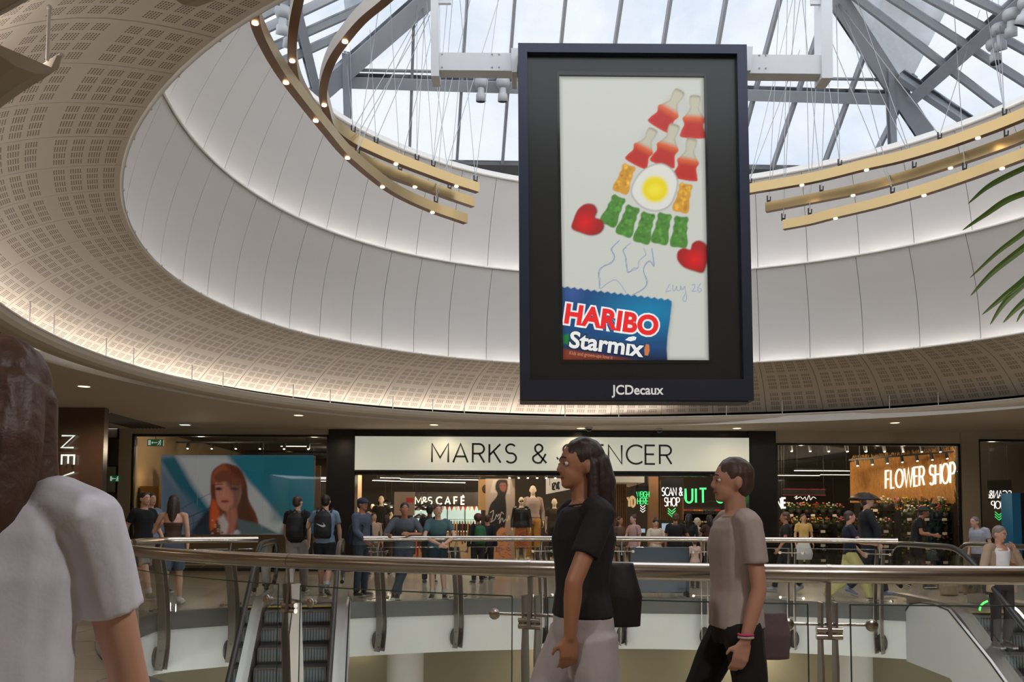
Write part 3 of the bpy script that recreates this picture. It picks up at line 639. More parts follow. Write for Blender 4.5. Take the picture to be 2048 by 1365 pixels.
t.data.transform(M @ Matrix.Diagonal((L/1.0*1.0/max(v.co.x for v in t.data.vertices), 1, 1, 1)))
M, L = frame_at(1221, 792, 1324, 792, -.125); t = font_text('maker_name', 'JCDecaux', Matrix.Identity(4), .2, mat('letter_white', lin(205, 205, 200), .5, emit=lin(205, 205, 200), es=.55), SC, off=.004, ext=.002)
xs = [v.co.x for v in t.data.vertices]; t.data.transform(M @ Matrix.Diagonal((L/(max(xs)-min(xs)), .95, 1, 1)) @ Matrix.Translation((-min(xs), 0, 0)))
# sweets printed beside the bag's lettering
cvx = Z5(835, 857)
MB().prism([sp(*Z5(x, y), -.013) for x, y in ((790, 865), (815, 845), (850, 838), (872, 845), (865, 865), (830, 875))], (0, -.001, 0)).build('print_egg', M_wht, SC)
MB().prism([sp(*Z5(x, y), -.013) for x, y in ((930, 975), (928, 930), (940, 895), (962, 898), (966, 940), (955, 977))], (0, -.001, 0)).build('print_bottle', mat('print_orange', (.3, .1, .02), .5, emit=lin(190, 110, 60), es=.8), SC)

# white steel bracket that carries the screen
M_wst = mat('bracket_white', lin(206, 208, 212), .4, noise=.03)
BR = thing('screen_bracket', 'white painted steel frame beam carrying the hanging screen from the roof', 'bracket', at(1266, 128, YS+.3))
_bb = BR.location.copy(); q = lambda px, py, dy=0: at(px, py, YS+.3+dy)-_bb
MB().prism([q(868, 105), q(1662, 110), q(1662, 148), q(868, 140)], (0, .22, 0)).build('crossbar', M_wst, BR)
for a, b in (((862, -80), (878, 152)), ((1644, -80), (1666, 156))):
    MB().prism([q(a[0]-1, a[1], -.05), q(b[0]-2, a[1], -.05), q(b[0], b[1], -.05), q(a[0], b[1], -.05)], (0, .32, 0)).build('hanger_post', M_wst, BR)
for a in ((876, -6), (1622, -4)): MB().prism([q(a[0], a[1]-8), q(a[0]+26, a[1]-8), q(a[0]+26, a[1]+12), q(a[0], a[1]+12)], (0, .05, 0)).build('lug_plate', M_wst, BR)
for px, py in ((1022, 100), (1490, 97)): MB().prism([q(px, py-4, -.1), q(px+16, py-4, -.1), q(px+12, py+44, -.1), q(px+2, py+44, -.1)], (0, .5, 0)).build('fixing_plate', M_wst, BR)
M_bolt = mat('bolt_zinc', lin(130, 130, 132), .4, .8)
for bx in (984, 998, 1519, 1532, 884, 1646):
    for by in (108, 134): p = q(bx, by+ (2 if bx > 1200 else 0), -.012); MB().cyl(p, p+Vector((0, .02, 0)), .012, 6).build('bolt', M_bolt, BR)

# ================================================================== gold rings with spotlights
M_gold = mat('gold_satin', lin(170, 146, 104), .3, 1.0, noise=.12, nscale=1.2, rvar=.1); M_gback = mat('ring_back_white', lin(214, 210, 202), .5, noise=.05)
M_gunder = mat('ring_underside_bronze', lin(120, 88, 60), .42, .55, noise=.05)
M_spot = mat('spot_glow', (1, .8, .5), .4, emit=(1, .74, .42), es=20.0)
M_wire = mat('steel_wire', lin(150, 150, 150), .4, .8); M_clamp = mat('cable_clamp', lin(38, 38, 40), .5, .5)
RINGS = []
def gold_ring(lab, px_pts, h, spots, ends, w=.13, ht=.20, hang=(), gside=1):
    P = [(lambda d: Vector((0, 0, EYE))+d*(h/d.z))(ray(*p)) for p in px_pts]
    C = [Vector(c) for c in smooth_pts([tuple(p) for p in P], 7, False)]; base = C[len(C)//2].copy(); t = thing('gold_ring', lab, 'chandelier', base)
    Nn = []
    for i, c in enumerate(C):
        d = (C[min(i+1, len(C)-1)]-C[max(i-1, 0)]); d.z = 0; d.normalize(); nn = Vector((-d.y, d.x, 0))
        if nn.dot(Vector((CX, CY, 0))-Vector((c.x, c.y, 0))) < 0: nn = -nn
        Nn.append(nn)
    inn = [c+n*w/2-base for c, n in zip(C, Nn)]; out = [c-n*w/2-base for c, n in zip(C, Nn)]; up = Vector((0, 0, ht))
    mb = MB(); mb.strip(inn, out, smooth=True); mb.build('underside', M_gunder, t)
    mb = MB(); mb.strip(inn, [p+up for p in inn]); mb.strip([p+up for p in inn], [p+up for p in out]); 
    for a, b in ((inn[0], out[0]), (inn[-1], out[-1])): mb.add([a, b, b+up, a+up], [(0, 1, 2, 3)])
    mb.build('gold_band', M_gold, t)
    MB().strip(out, [p+up for p in out]).build('back_band', M_gback, t)
    for px in spots:
        d = ray(*px); p = Vector((0, 0, EYE))+d*(h/d.z)
        i = min(range(len(C)), key=lambda k: (C[k]-p).length); p = C[i]-base
        MB().cyl(p+Vector((0, 0, -.012)), p+Vector((0, 0, .01)), .040, 14).build('spotlight', M_spot, t)
    for (px, py), tops in hang:
        d = ray(px, py); p = Vector((0, 0, EYE))+d*(h/d.z); i = min(range(len(C)), key=lambda k: (C[k]-p).length); p = C[i]+up
        mb = MB(); mb.ball(p-base+Vector((0, 0, .03)), .035, 8, 6); mb.cyl(p-base+Vector((-.03, 0, .0)), p-base+Vector((-.03, 0, .16)), .014, 6); mb.cyl(p-base+Vector((.03, 0, .0)), p-base+Vector((.04, 0, .14)), .012, 6); mb.build('cable_clamp', M_clamp, t)
        for tx, ty in tops:
            q_ = R1(tx, ty) if True else 0
            MB().tube([p-base+Vector((0, 0, .1)), q_-base], .008, 4).build('suspension_cable', M_wire, t)
    return t
gold_ring('outermost long gold ring on the left, low over the white drum', [(500, -60), (506, 10), (514, 60), (540, 115), (572, 165), (608, 212), (650, 264), (695, 316), (765, 374), (812, 402), (865, 425), (905, 439), (931, 448)], 6.3,
    [(513, 44), (573, 168), (635, 238), (694, 316), (765, 374), (864, 425)], None, hang=[((720, 330), [(760, 0), (842, 30)]), ((880, 425), [(905, 0), (1010, -40)])])
gold_ring('middle gold ring on the left, hanging between the two others', [(612, -60), (598, 0), (588, 50), (584, 100), (588, 150), (605, 195), (640, 250), (680, 295), (726, 330), (778, 355), (830, 374), (890, 396), (946, 415)], 6.8,
    [(587, 124), (640, 250), (831, 374)], None, hang=[((724, 312), [(700, 95), (860, 20)]), ((798, 364), [(780, 0), (880, 0)]), ((905, 398), [(935, -20), (850, -20)])])
gold_ring('innermost gold ring on the left, curling up to the roof', [(850, -70), (775, 0), (725, 42), (690, 83), (665, 120), (650, 160), (646, 195), (652, 222), (665, 258), (700, 286), (745, 308), (792, 328), (850, 350), (905, 370), (955, 386)], 6.9,
    [(690, 84), (651, 212), (792, 328), (917, 373)], None, hang=[((705, 290), [(693, 120), (850, 10)]), ((755, 312), [(740, 60), (860, 30)]), ((832, 343), [(834, 0), (850, 20)]), ((868, 352), [(845, 10), (895, 0), (940, 0)]), ((952, 385), [(920, 0), (1000, -30)])])
gold_ring('topmost gold ring on the right, behind the screen and just below the skylight', [(1440, 402), (1500, 388), (1560, 378), (1640, 363), (1733, 340), (1800, 325), (1880, 302), (1956, 276), (2010, 256), (2075, 228), (2160, 180)], 7.0,
    [(1733, 341), (1957, 276), (1600, 371)], None, hang=[((1502, 386), [(1600, 100), (1590, -20)]), ((1674, 352), [(1672, 0), (1632, -10)]), ((1882, 300), [(1672, 0), (1960, 20)]), ((2012, 256), [(1995, -30), (1960, -50)])])
gold_ring('middle gold ring on the right, its blunt end beside the screen', [(1532, 425), (1600, 412), (1706, 391), (1800, 367), (1901, 336), (1970, 313), (2048, 284), (2140, 240)], 6.8,
    [(1706, 391), (1902, 335)], None, hang=[((1536, 424), [(1600, 0), (1560, -20)]), ((1646, 403), [(1655, 20), (1605, 0)]), ((1836, 358), [(1672, 0), (1700, -40)]), ((2012, 300), [(1980, -40)])])
gold_ring('lowest gold ring on the right, ending near the screen edge', [(1567, 460), (1620, 450), (1671, 437), (1760, 416), (1848, 391), (1930, 364), (2004, 337), (2060, 316), (2140, 282)], 6.3,
    [(1671, 437), (1848, 391), (2005, 337)], None, hang=[((1568, 459), [(1590, 0), (1575, -20)]), ((1615, 450), [(1610, -20), (1640, 0)]), ((1785, 408), [(1625, -10), (1690, 10)]), ((1932, 362), [(1905, -30)])])

# ================================================================== cameras, spotlights on the roof steel, ceiling fittings
M_lamp = mat('lamp_body_grey', lin(176, 178, 180), .45, noise=.03); M_lens = mat('lens_black', (.01, .01, .012), .15)
def roof_spot(px, py, lab, base_fn, tilt=.15, k=1.0, rz=0.0):
    p = base_fn(px, py); t = thing('roof_spotlight', lab, 'spotlight', p, 0); E_ = Euler((tilt, 0, rz)).to_matrix()
    MB().lathe([(0, 0), (.20*k, 0), (.22*k, -.05*k), (.22*k, -.14*k), (.17*k, -.24*k), (.10*k, -.26*k), (0, -.26*k)], n=16).build('housing', M_lamp, t)
    M_ = E_; MB().lathe([(0, 0), (.09*k, 0), (.105*k, -.03*k), (.105*k, -.16*k), (.15*k, -.20*k), (.16*k, -.42*k), (.14*k, -.42*k)], (0, 0, -.25*k), 16, M_).build('barrel', M_lamp, t)
    MB().lathe([(0, -.38*k), (.145*k, -.40*k)], (0, 0, -.25*k), 16, M_).build('lens', M_lens, t)
    return t
PL = lambda x, y: R1(x, y)+Vector((0, -.35, 0))
roof_spot(963, 174, 'grey cylindrical spotlight under the horizontal roof beam, farther from the screen', PL, .2, .8); roof_spot(1006, 174, 'grey cylindrical spotlight under the horizontal roof beam, nearer to the screen', PL, .25, .8)
RS = lambda x, y: R2(x, y)+Vector((0, -.4, -.25))
for px, py, lab, a, rz in ((2000, 22, 'lower grey spotlight of the cluster at the top right corner', .5, -.4), (2030, -2, 'upper grey spotlight of the cluster at the top right corner', .5, .5), (1968, 80, 'short grey siren shaped fitting below the spotlight cluster', -.1, 0), (1978, 50, 'grey spotlight between the siren fitting and the cluster', .4, -.6)): roof_spot(px, py, lab, RS, a, .8, rz)
for px, py, lab in ((572, 10, 'grey roof spotlight behind the gold ring at the top left'), (585, 38, 'second grey roof spotlight under the first at the top left')): roof_spot(px, py, lab, lambda x, y: R3(x, y)+Vector((0, -.2, -.2)), .5, .8, .4)
M_dl = mat('downlight_glow', (1, .85, .6), .5, emit=(1, .72, .42), es=4.0); M_ring = mat('downlight_ring', lin(220, 212, 198), .5)
for px, py, pl in ((168, 773, 'over the left shop front, nearest the camera'), (597, 831, 'above the window poster'), (868, 850, 'above the left half of the sign'), (1162, 857, 'above the middle of the sign'), (1474, 857, 'above the right end of the sign'), (1790, 846, 'above the flower shop window')):
    d = ray(px, py); p = Vector((0, 0, EYE))+d*(2.6/d.z); t = thing('downlight', 'round recessed warm downlight in the gallery ceiling '+pl, 'downlight', p)
    MB().lathe([(.10, -.004), (.13, -.012), (.15, 0)], n=24).build('trim_ring', M_ring, t); MB().cyl((0, 0, -.006), (0, 0, .0), .115, 24).build('lamp', M_dl, t)
for px, py, lab in ((1178, 855, 'small dark dome security camera on the ceiling above the sign, beside the lit downlight'), (1319, 858, 'small dark dome security camera on the ceiling above the right half of the sign')):
    d = ray(px, py); p = Vector((0, 0, EYE))+d*(2.6/d.z); t = thing('dome_camera', lab, 'camera', p)
    MB().lathe([(0, 0), (.10, 0), (.10, -.04), (.085, -.05)], n=16).build('base', M_lamp, t); MB().ball((0, 0, -.05), .08, 14, 8, (1, 1, .9)).build('dome', M_lens, t)
for px, py, lab in ((370, 849, 'flat pale ceiling lamp panel over the left shop window'),):
    d = ray(px, py); p = Vector((0, 0, EYE))+d*(2.6/d.z); t = thing('ceiling_panel_light', lab, 'light', p); MB().box((0, 0, -.01), (.3, .22, .02)).build('frame', M_ring, t); MB().box((0, 0, -.022), (.24, .16, .006)).build('diffuser', mat('panel_glow', (1, 1, 1), .5, emit=(.9, 1, .95), es=1.2), t)
t = thing('ceiling_grille', 'long dark ventilation grille in the gallery ceiling at the left', 'grille', atz(245, 842, 4.0)+Vector((0, 0, -.005)))
for i in range(10): MB().box((-.45+i*.1, 0, -.01), (.02, 3.2, .03)).build('slat', mat('grille_dark', lin(60, 52, 42), .6), t)

# ================================================================== figures: one continuous remeshed skin, clothes as children
def V(*a): return Vector(a)
class Body:
    def __init__(s): s.mb = MB()
    def cap(s, a, ra, b, rb, n=10):
        a, b = Vector(a), Vector(b); d = b-a; L = d.length
        if L < 1e-5: s.mb.ball(a, ra, n, 6); return s
        d /= L; pts = []; rs = []
        for t in (-1, -.7, -.3): pts.append(a+d*ra*t); rs.append(max(.0005, ra*math.sqrt(max(0, 1-t*t))))
        for k in range(5): t = k/4; pts.append(a+d*L*t); rs.append(ra+(rb-ra)*t)
        for t in (.3, .7, 1): pts.append(b+d*rb*t); rs.append(max(.0005, rb*math.sqrt(max(0, 1-t*t))))
        s.mb.tube(pts, 0, n, rs=rs); return s
    def ell(s, c, r, M=None, n=14, m=10): s.mb.ball(c, 1.0, n, m, r, M); return s
    def loft(s, rings, n=18):
        """rings: (centre, rx, ry); horizontal ellipses"""
        vs = []; fs = []
        for c, rx, ry in rings:
            for k in range(n):
                a = 2*PI*k/n; vs.append(Vector(c)+Vector((rx*math.cos(a), ry*math.sin(a), 0)))
        m = len(rings)
        for i in range(m-1):
            for k in range(n): fs.append((i*n+k, i*n+(k+1) % n, (i+1)*n+(k+1) % n, (i+1)*n+k))
        fs.append(tuple(range(n))[::-1]); fs.append(tuple((m-1)*n+k for k in range(n))); s.mb.add(vs, fs, True); return s
    def build(s, name, m, parent, vox=.013, smooth=2, M=None):
        me = s.mb.mesh('tmp'); o = bpy.data.objects.new('tmp', me); COL.objects.link(o)
        r = o.modifiers.new('r', 'REMESH'); r.mode = 'VOXEL'; r.voxel_size = vox; r.use_smooth_shade = True
        if smooth: q = o.modifiers.new('s', 'SMOOTH'); q.iterations = smooth; q.factor = .5
        dg = bpy.context.evaluated_depsgraph_get(); dg.update(); me2 = bpy.data.meshes.new_from_object(o.evaluated_get(dg))
        bpy.data.objects.remove(o); bpy.data.meshes.remove(me); me2.name = name; me2.materials.clear(); me2.materials.append(m)
        if M is not None: me2.transform(M)
        if vox <= .009 and name in ('shirt', 'shorts', 'trousers', 'hair'):
            from mathutils import noise as _nz
            am = .007 if name != 'hair' else .004; sc_ = Vector((9, 9, 5)) if name != 'hair' else Vector((42, 42, 5)); nr = [v.normal.copy() for v in me2.vertices]
            for v, q_ in zip(me2.vertices, nr): v.co += q_*am*_nz.noise(Vector((v.co.x*sc_.x, v.co.y*sc_.y, v.co.z*sc_.z)))*1.3
        me2.polygons.foreach_set('use_smooth', [True]*len(me2.polygons))
        return link(bpy.data.objects.new(name, me2), parent)

J0 = dict(pel=V(0, 0, .93), hipR=V(-.09, 0, .90), hipL=V(.09, 0, .90), kneeR=V(-.10, -.01, .49), kneeL=V(.10, -.01, .49), ankR=V(-.10, .02, .085), ankL=V(.10, .02, .085),
          toeR=V(-.13, -.17, .03), toeL=V(.13, -.17, .03), shR=V(-.18, .01, 1.42), shL=V(.18, .01, 1.42), elR=V(-.235, .03, 1.13), elL=V(.235, .03, 1.13), wrR=V(-.245, -.04, .89), wrL=V(.245, -.04, .89), neck=V(0, .01, 1.47), head=V(0, -.01, 1.63))
def joints(**kw):
    j = {k: v.copy() for k, v in J0.items()}
    for k, v in kw.items(): j[k] = Vector(v)
    return j
def walk(ph=1.0, arm=1.0, **kw):
    s = ph; j = joints(kneeR=(-.09, -.20*s if s > 0 else .02, .50), ankR=(-.09, -.30*s, .10) , kneeL=(.09, .06*s, .48), ankL=(.09, .36*s, .17), toeR=(-.11, -.30*s-.18, .05), toeL=(.11, .36*s-.13, .03),
        elR=(-.23, .13*s*arm, 1.15), wrR=(-.24, .16*s*arm, .92), elL=(.23, -.06*s*arm, 1.14), wrL=(.22, -.22*s*arm, .95))
    if s < 0:
        j['kneeR'] = V(-.09, .06*-s, .48); j['ankR'] = V(-.09, .36*-s, .17); j['toeR'] = V(-.11, .36*-s-.13, .03); j['kneeL'] = V(.09, -.20*-s, .50); j['ankL'] = V(.09, -.30*-s, .10); j['toeL'] = V(.11, -.30*-s-.18, .05)
    for k, v in kw.items(): j[k] = Vector(v)
    return j
def lerpv(a, b, t): return a+(b-a)*t
def hand(B, w, d, side, r=1.0, curl=.35, fr=None):
    """palm, four fingers and a thumb from wrist w along d"""
    d = d.normalized(); up = Vector((0, -1, 0)) if abs(d.y) < .8 else Vector((0, 0, 1)); nrm = Vector((side, 0, 0)); nrm = (nrm-d*nrm.dot(d)); nrm = nrm.normalized() if nrm.length > .1 else up
    fwd = nrm.cross(d)*side*-1
    if fwd.y > 0: fwd = -fwd
    nin = -nrm                                # palm faces the body
    p1 = w+d*.085*r
    for k in range(4):
        o = fwd*(.030-.020*k)*r; B.cap(w+d*.015*r+o*.7, .0145*r, p1+o, .0125*r, 8)
        L = (.040, .045, .042, .033)[k]*r; q0 = p1+o; q1 = q0+(d*math.cos(curl)+nin*math.sin(curl))*L; q2 = q1+(d*math.cos(curl*2.6)+nin*math.sin(curl*2.6))*L*.85
        B.cap(q0, .0095*r, q1, .0088*r, 6); B.cap(q1, .0088*r, q2, .0070*r, 6)
    t0 = w+d*.025*r+fwd*.022*r; t1 = t0+(fwd*.75+d*.6+nin*.25).normalized()*.045*r; t2 = t1+(fwd*.25+d*.9+nin*.2).normalized()*.03*r
    B.cap(t0, .014*r, t1, .0105*r, 6); B.cap(t1, .0105*r, t2, .0085*r, 6)
SKIN = {}
def skin(n):
    c = {'fair': (206, 160, 136), 'tan': (168, 116, 88), 'brown': (98, 62, 44), 'pink': (190, 140, 118), 'mannequin': (214, 196, 168)}[n]
    return mat('skin_'+n, lin(*c), .5, noise=.05, nscale=9)
def fab(n, c, rough=.85, **k): return mat('cloth_'+n, lin(*c), rough, noise=.14, nscale=14, bump=.25, **k)
def person(label, x, y, H, rz, j, skin_='fair', top=None, bottom=None, hair=None, shoes=(60, 60, 60), female=False, vox=.014, name='person', cat='person', z=0.0, face=True, hyaw=0.0, hpitch=0.0, extra=None, group=None, wide=1.0, sock=None, floor_lift=True):
    t = thing(name, label, cat, (x, y, z), math.radians(rz), group); k = H/1.75; F = Matrix.Scale(k, 4); sk = skin(skin_)
    B = Body(); p, nk = j['pel'], j['neck']; W = wide
    def tors(q, sx=1.0, sy=1.0, add=0.0):
        f = female; R_ = [(-.10, .125, .095), (-.02, .165 if not f else .172, .112), (.05, .155 if not f else .158, .108), (.16, .135 if not f else .118, .092), (.27, .142 if not f else .122, .098), (.38, .162 if not f else .142, .112 if not f else .116), (.46, .160 if not f else .140, .100), (.505, .115, .080), (.54, .060, .058)]
        out = []
        for dz, rx, ry in R_:
            if q[0] <= dz <= q[1]:
                u = min(1, max(0, dz/.54)); c = lerpv(p, nk, u); c.z = p.z+dz*(nk.z-p.z)/.54; out.append((c, rx*W*sx+add, ry*W*sy+add))
        return out
    B.loft(tors((-.1, .54)))
    for s_, sd in (('R', -1), ('L', 1)):
        h, kn, an, to, sh, el, wr = (j[q+s_] for q in ('hip', 'knee', 'ank', 'toe', 'sh', 'el', 'wr'))
        B.cap(h, .082*W, kn, .054); B.cap(lerpv(kn, an, .0), .053, lerpv(kn, an, .3), .055); B.cap(lerpv(kn, an, .3), .055, an, .034)
        B.cap(an+V(0, .02, -.03), .032, lerpv(an, to, .85)+V(0, 0, -.01), .028)
        B.cap(lerpv(sh, nk, .25)-V(0, 0, .004), .050, sh-V(0, 0, .006), .046); B.cap(sh, .046*W, el, .037); B.cap(el, .037, lerpv(el, wr, .3), .039); B.cap(lerpv(el, wr, .3), .039, wr, .026)
        hand(B, wr, wr-el, sd)
    hd = j['head']; Rm = (Euler((math.radians(hpitch), 0, math.radians(hyaw))).to_matrix())
    def hp(v): return hd+Rm @ Vector(v)
    B.cap(nk-V(0, 0, .04), .056, hp((0, .012, -.05)), .052)
    B.ell(hp((0, .005, .015)), (.074, .093, .098), Rm); B.ell(hp((0, -.028, -.045)), (.056, .062, .062), Rm); B.ell(hp((0, -.058, -.082)), (.032, .030, .024), Rm); B.ell(hp((0, -.055, -.035)), (.045, .036, .045), Rm)
    if face:
        B.cap(hp((0, -.086, .012)), .008, hp((0, -.099, -.022)), .0125, 8); B.cap(hp((-.03, -.078, .022)), .012, hp((.03, -.078, .022)), .012, 8)
        B.cap(hp((-.016, -.080, -.057)), .008, hp((.016, -.080, -.057)), .008, 6)
    for e in (-1, 1): B.ell(hp((e*.076, .008, -.01)), (.012, .02, .032), Rm, 8, 6)
    b = B.build('body', sk, t, vox, 2, F)
    if face:
        for e in (-1, 1):
            m_ = MB(); m_.ball(hp((e*.031, -.0785, .002))*k, .0125*k, 10, 6, (1.15, .7, .75)); m_.build('eye', mat('eye_white', (.7, .68, .65), .3), b)
            MB().ball(hp((e*.031, -.0865, .002))*k, .006*k, 8, 5, (1, .6, 1)).build('iris', mat('iris_dark', (.03, .02, .015), .2), b)
            MB().tube([hp((e*.014, -.098, .026))*k, hp((e*.031, -.096, .032))*k, hp((e*.048, -.086, .027))*k], .0035*k, 5).build('eyebrow', mat('brow', (.05, .03, .02), .8), b)
        MB().tube([hp((-.022, -.082, -.057))*k, hp((-.008, -.089, -.055))*k, hp((.008, -.089, -.055))*k, hp((.022, -.082, -.057))*k], .0055*k, 6, rs=[.002*k, .006*k, .006*k, .002*k]).build('lips', mat('lips', lin(150, 80, 72), .5), b)
    # clothes
    if top:
        ty, c = top[0], top[1]; m_ = c if not isinstance(c, tuple) else fab('%d_%d_%d' % c, c); L = dict(tee=(.0, .52), long=(.0, .53), jacket=(-.04, .54), strap=(.05, .40), tank=(.03, .50), crop=(.2, .5), cardigan=(-.1, .53), dress=(-.1, .52))[ty]
        lo = top[2] if len(top) > 2 else L[0]; C = Body(); ad = dict(jacket=.032, strap=.008, tank=.010, cardigan=.028).get(ty, .020); rg = tors((lo-.03, L[1]), add=ad)
        if ty in ('tee', 'long', 'jacket', 'cardigan', 'dress'): rg = [(c_, rx, ry) for c_, rx, ry in rg if (c_.z-p.z) < .52]; c_ = lerpv(p, nk, .97); rg.append((c_, .078, .072))
        C.loft(rg)
        for s_ in 'RL':
            sh, el, wr = j['sh'+s_], j['el'+s_], j['wr'+s_]
            if ty in ('tee', 'dress'): C.cap(lerpv(sh, nk, .3)-V(0, 0, .002), .062, sh-V(0, 0, .006), .060); e = lerpv(sh, el, .62); C.mb.tube([sh-V(0, 0, .008), lerpv(sh, e, .5), e], 0, 12, rs=[.059, .060, .060])
            if ty in ('long', 'jacket', 'cardigan'):
                a_ = .012 if ty != 'long' else 0; C.cap(lerpv(sh, nk, .3)-V(0, 0, .006), .056+a_, sh-V(0, 0, .008), .054+a_); C.cap(sh-V(0, 0, .008), .054+a_, el, .047+a_)
                if ty != 'jacket' or top[-1] != 'short': C.mb.tube([el, lerpv(el, wr, .5), lerpv(el, wr, .93)], 0, 12, rs=[.050+a_, .046+a_, .038+a_])
            if ty in ('tank',): C.mb.tube([lerpv(sh, nk, .45)+V(0, -.075, -.06), lerpv(sh, nk, .5)+V(0, -.02, .03), lerpv(sh, nk, .45)+V(0, .07, -.06)], .020, 8)
        tp = C.build({'jacket': 'jacket', 'cardigan': 'cardigan', 'strap': 'strapless_top', 'tank': 'tank_top'}.get(ty, 'shirt'), m_, t, vox, 1, F)
        # neckline
        if ty in ('tee', 'long'):
            c_ = lerpv(p, nk, .985); MB().tube([(c_+V(.072*math.cos(a), .066*math.sin(a)-.002, .0-.012*math.sin(-a)))*k for a in [i*PI/8 for i in range(16)]], .007*k, 5, closed=True).build('collar', m_, tp)
    if bottom:
        ty, c = bottom[0], bottom[1]; m_ = c if not isinstance(c, tuple) else fab('%d_%d_%d' % c, c); C = Body(); C.loft(tors((-.1, .06), add=.014)); wd = bottom[2] if len(bottom) > 2 else 1.0
        if ty == 'skirt':
            C = Body(); zb = wd; C.loft([(V(p.x, p.y, z_), .155+.05*(1-(z_-zb)/(1.0-zb)), .12+.06*(1-(z_-zb)/(1.0-zb))) for z_ in (zb, (zb+.93)/2, .93, 1.0)])
        else:
            for s_ in 'RL':
                h, kn, an = j['hip'+s_], j['knee'+s_], j['ank'+s_]
                if ty == 'shorts': e = lerpv(h, kn, .85); C.mb.tube([h+V(0, 0, .03), h, e], 0, 14, rs=[.09, .105*wd, .085*wd])
                else: C.cap(h, .098*min(wd, 1.15), kn, .070*wd); C.mb.tube([kn, lerpv(kn, an, .5), lerpv(kn, an, .97)], 0, 14, rs=[.070*wd, .066*wd, .060*wd])
        C.build('skirt' if ty == 'skirt' else ('shorts' if ty == 'shorts' else 'trousers'), m_, t, vox, 1, F)
    if shoes:
        for s_ in 'RL':
            an, to = j['ank'+s_], j['toe'+s_]; C = Body(); d = (to-an); C.cap(an+V(0, .025, -.035), .042, lerpv(an, to, .8)+V(0, 0, -.002), .038); C.cap(an+V(0, .01, -.005), .042, an+V(0, .01, .01), .040)
            sh_ = C.build('shoe', fab('%d_%d_%d' % shoes, shoes, .6), t, .012, 1, F)
            if max(shoes) > 100 or True:
                f = Vector((d.x, d.y, 0)).normalized(); s1 = an+V(0, 0, -.07)-f*.03; s2 = Vector((to.x, to.y, min(an.z, to.z+.055)-.055))+f*.01; MB().beam(s1*k, s2*k, .075*k, .02*k).build('sole', mat('sole_white', lin(190, 188, 182), .6), sh_)
            if sock: MB().cyl((an+V(0, .005, .02))*k, (lerpv(an, j['knee'+s_], .25))*k, .046*k, 12, .050*k).build('sock', fab('sock', sock), t)
    if hair:
        ty, c = hair[0], hair[1]; m_ = mat('hair_%d_%d_%d' % c, lin(*c), .5, noise=.3, nscale=30, bump=.3); C = Body()
        C.ell(hp((0, .018, .036)), (.082, .096, .088), Rm); C.ell(hp((0, .040, -.005)), (.076, .070, .085), Rm)
        if ty == 'long': C.mb.tube([hp((0, .05, .02)), hp((0, .085, -.08)), hp((0, .095, -.20)), hp((0, .085, -.34))], 0, 12, rs=[.080, .080, .070, .040]); C.cap(hp((-.07, .03, .0)), .025, hp((-.075, .03, -.17)), .028); C.cap(hp((.07, .03, .0)), .025, hp((.075, .03, -.17)), .028)
        if ty == 'bun': C.ell(hp((0, .06, .11)), (.045, .045, .04), Rm)
        if ty == 'pony': C.mb.tube([hp((0, .10, .05)), hp((0, .15, .02)), hp((0, .15, -.15))], 0, 8, rs=[.025, .035, .02])
        if ty == 'curly': C.ell(hp((0, .02, .03)), (.11, .12, .11), Rm)
        hb = C.build('hair', m_, t, min(vox, .012), 1, F)
    if extra == 'cap' or extra == 'hat':
        C = Body(); C.ell(hp((0, .01, .05)), (.094, .108, .075), Rm); c_ = (48, 54, 74) if extra == 'cap' else (54, 52, 50)
        if extra == 'cap': C.ell(hp((0, -.10, .035)), (.07, .07, .012), Rm)
        else: C.ell(hp((0, 0, .03)), (.15, .16, .013), Rm)
        C.build('cap' if extra == 'cap' else 'hat', fab('hat_%d' % c_[0], c_), t, .010, 1, F)
    return t
def at_floor(px, py, z=0.0): p = atz(px, py, z); return p.x, p.y
def P(label, px, py_feet, py_head, rz, j, **kw):
    x, y = at_floor(px, py_feet); H = at(px, py_head, y).z; return person(label, x, y, H/1.0, rz, j, **kw)
def backpack(lab, host, c=(24, 24, 28), k=1.0, swoosh=False, y0=.20):
    t = thing('backpack', lab, 'backpack', host.location, host.rotation_euler.z); C = Body()
    C.loft([(V(0, y0-.02, .98), .12, .07), (V(0, y0, 1.02), .15, .095), (V(0, y0, 1.2), .155, .10), (V(0, y0-.01, 1.36), .14, .085), (V(0, y0-.03, 1.44), .09, .055)]); C.ell((0, y0+.07, 1.12), (.11, .05, .10))
    F = Matrix.Scale(k, 4); b = C.build('bag', fab('bag_%d_%d_%d' % c, c, .7), t, .014, 2, F)
    MB().tube([V(-.06, y0, 1.44)*k, V(0, y0+.0, 1.50)*k, V(.06, y0, 1.44)*k], .010*k, 6).build('grab_handle', fab('strap', (20, 20, 22)), t)
    for s_ in (-1, 1): MB().tube([V(s_*.12, y0-.06, 1.42)*k, V(s_*.13, .03, 1.50)*k, V(s_*.125, -.135, 1.38)*k, V(s_*.15, -.11, 1.2)*k, V(s_*.165, .05, 1.05)*k], .014*k, 6).build('shoulder_strap', fab('strap', (20, 20, 22)), t)
    if swoosh:
        q = [(-.075, 1.20), (-.04, 1.175), (.02, 1.195), (.085, 1.235), (.02, 1.215), (-.03, 1.205), (-.045, 1.235), (-.02, 1.25)]
        MB().prism([V(x, y0+.118, z)*k for x, z in smooth_pts(q, 3)], V(0, .004, 0)).build('logo_tick', mat('logo_white', (.8, .8, .8), .5), t)
    return t

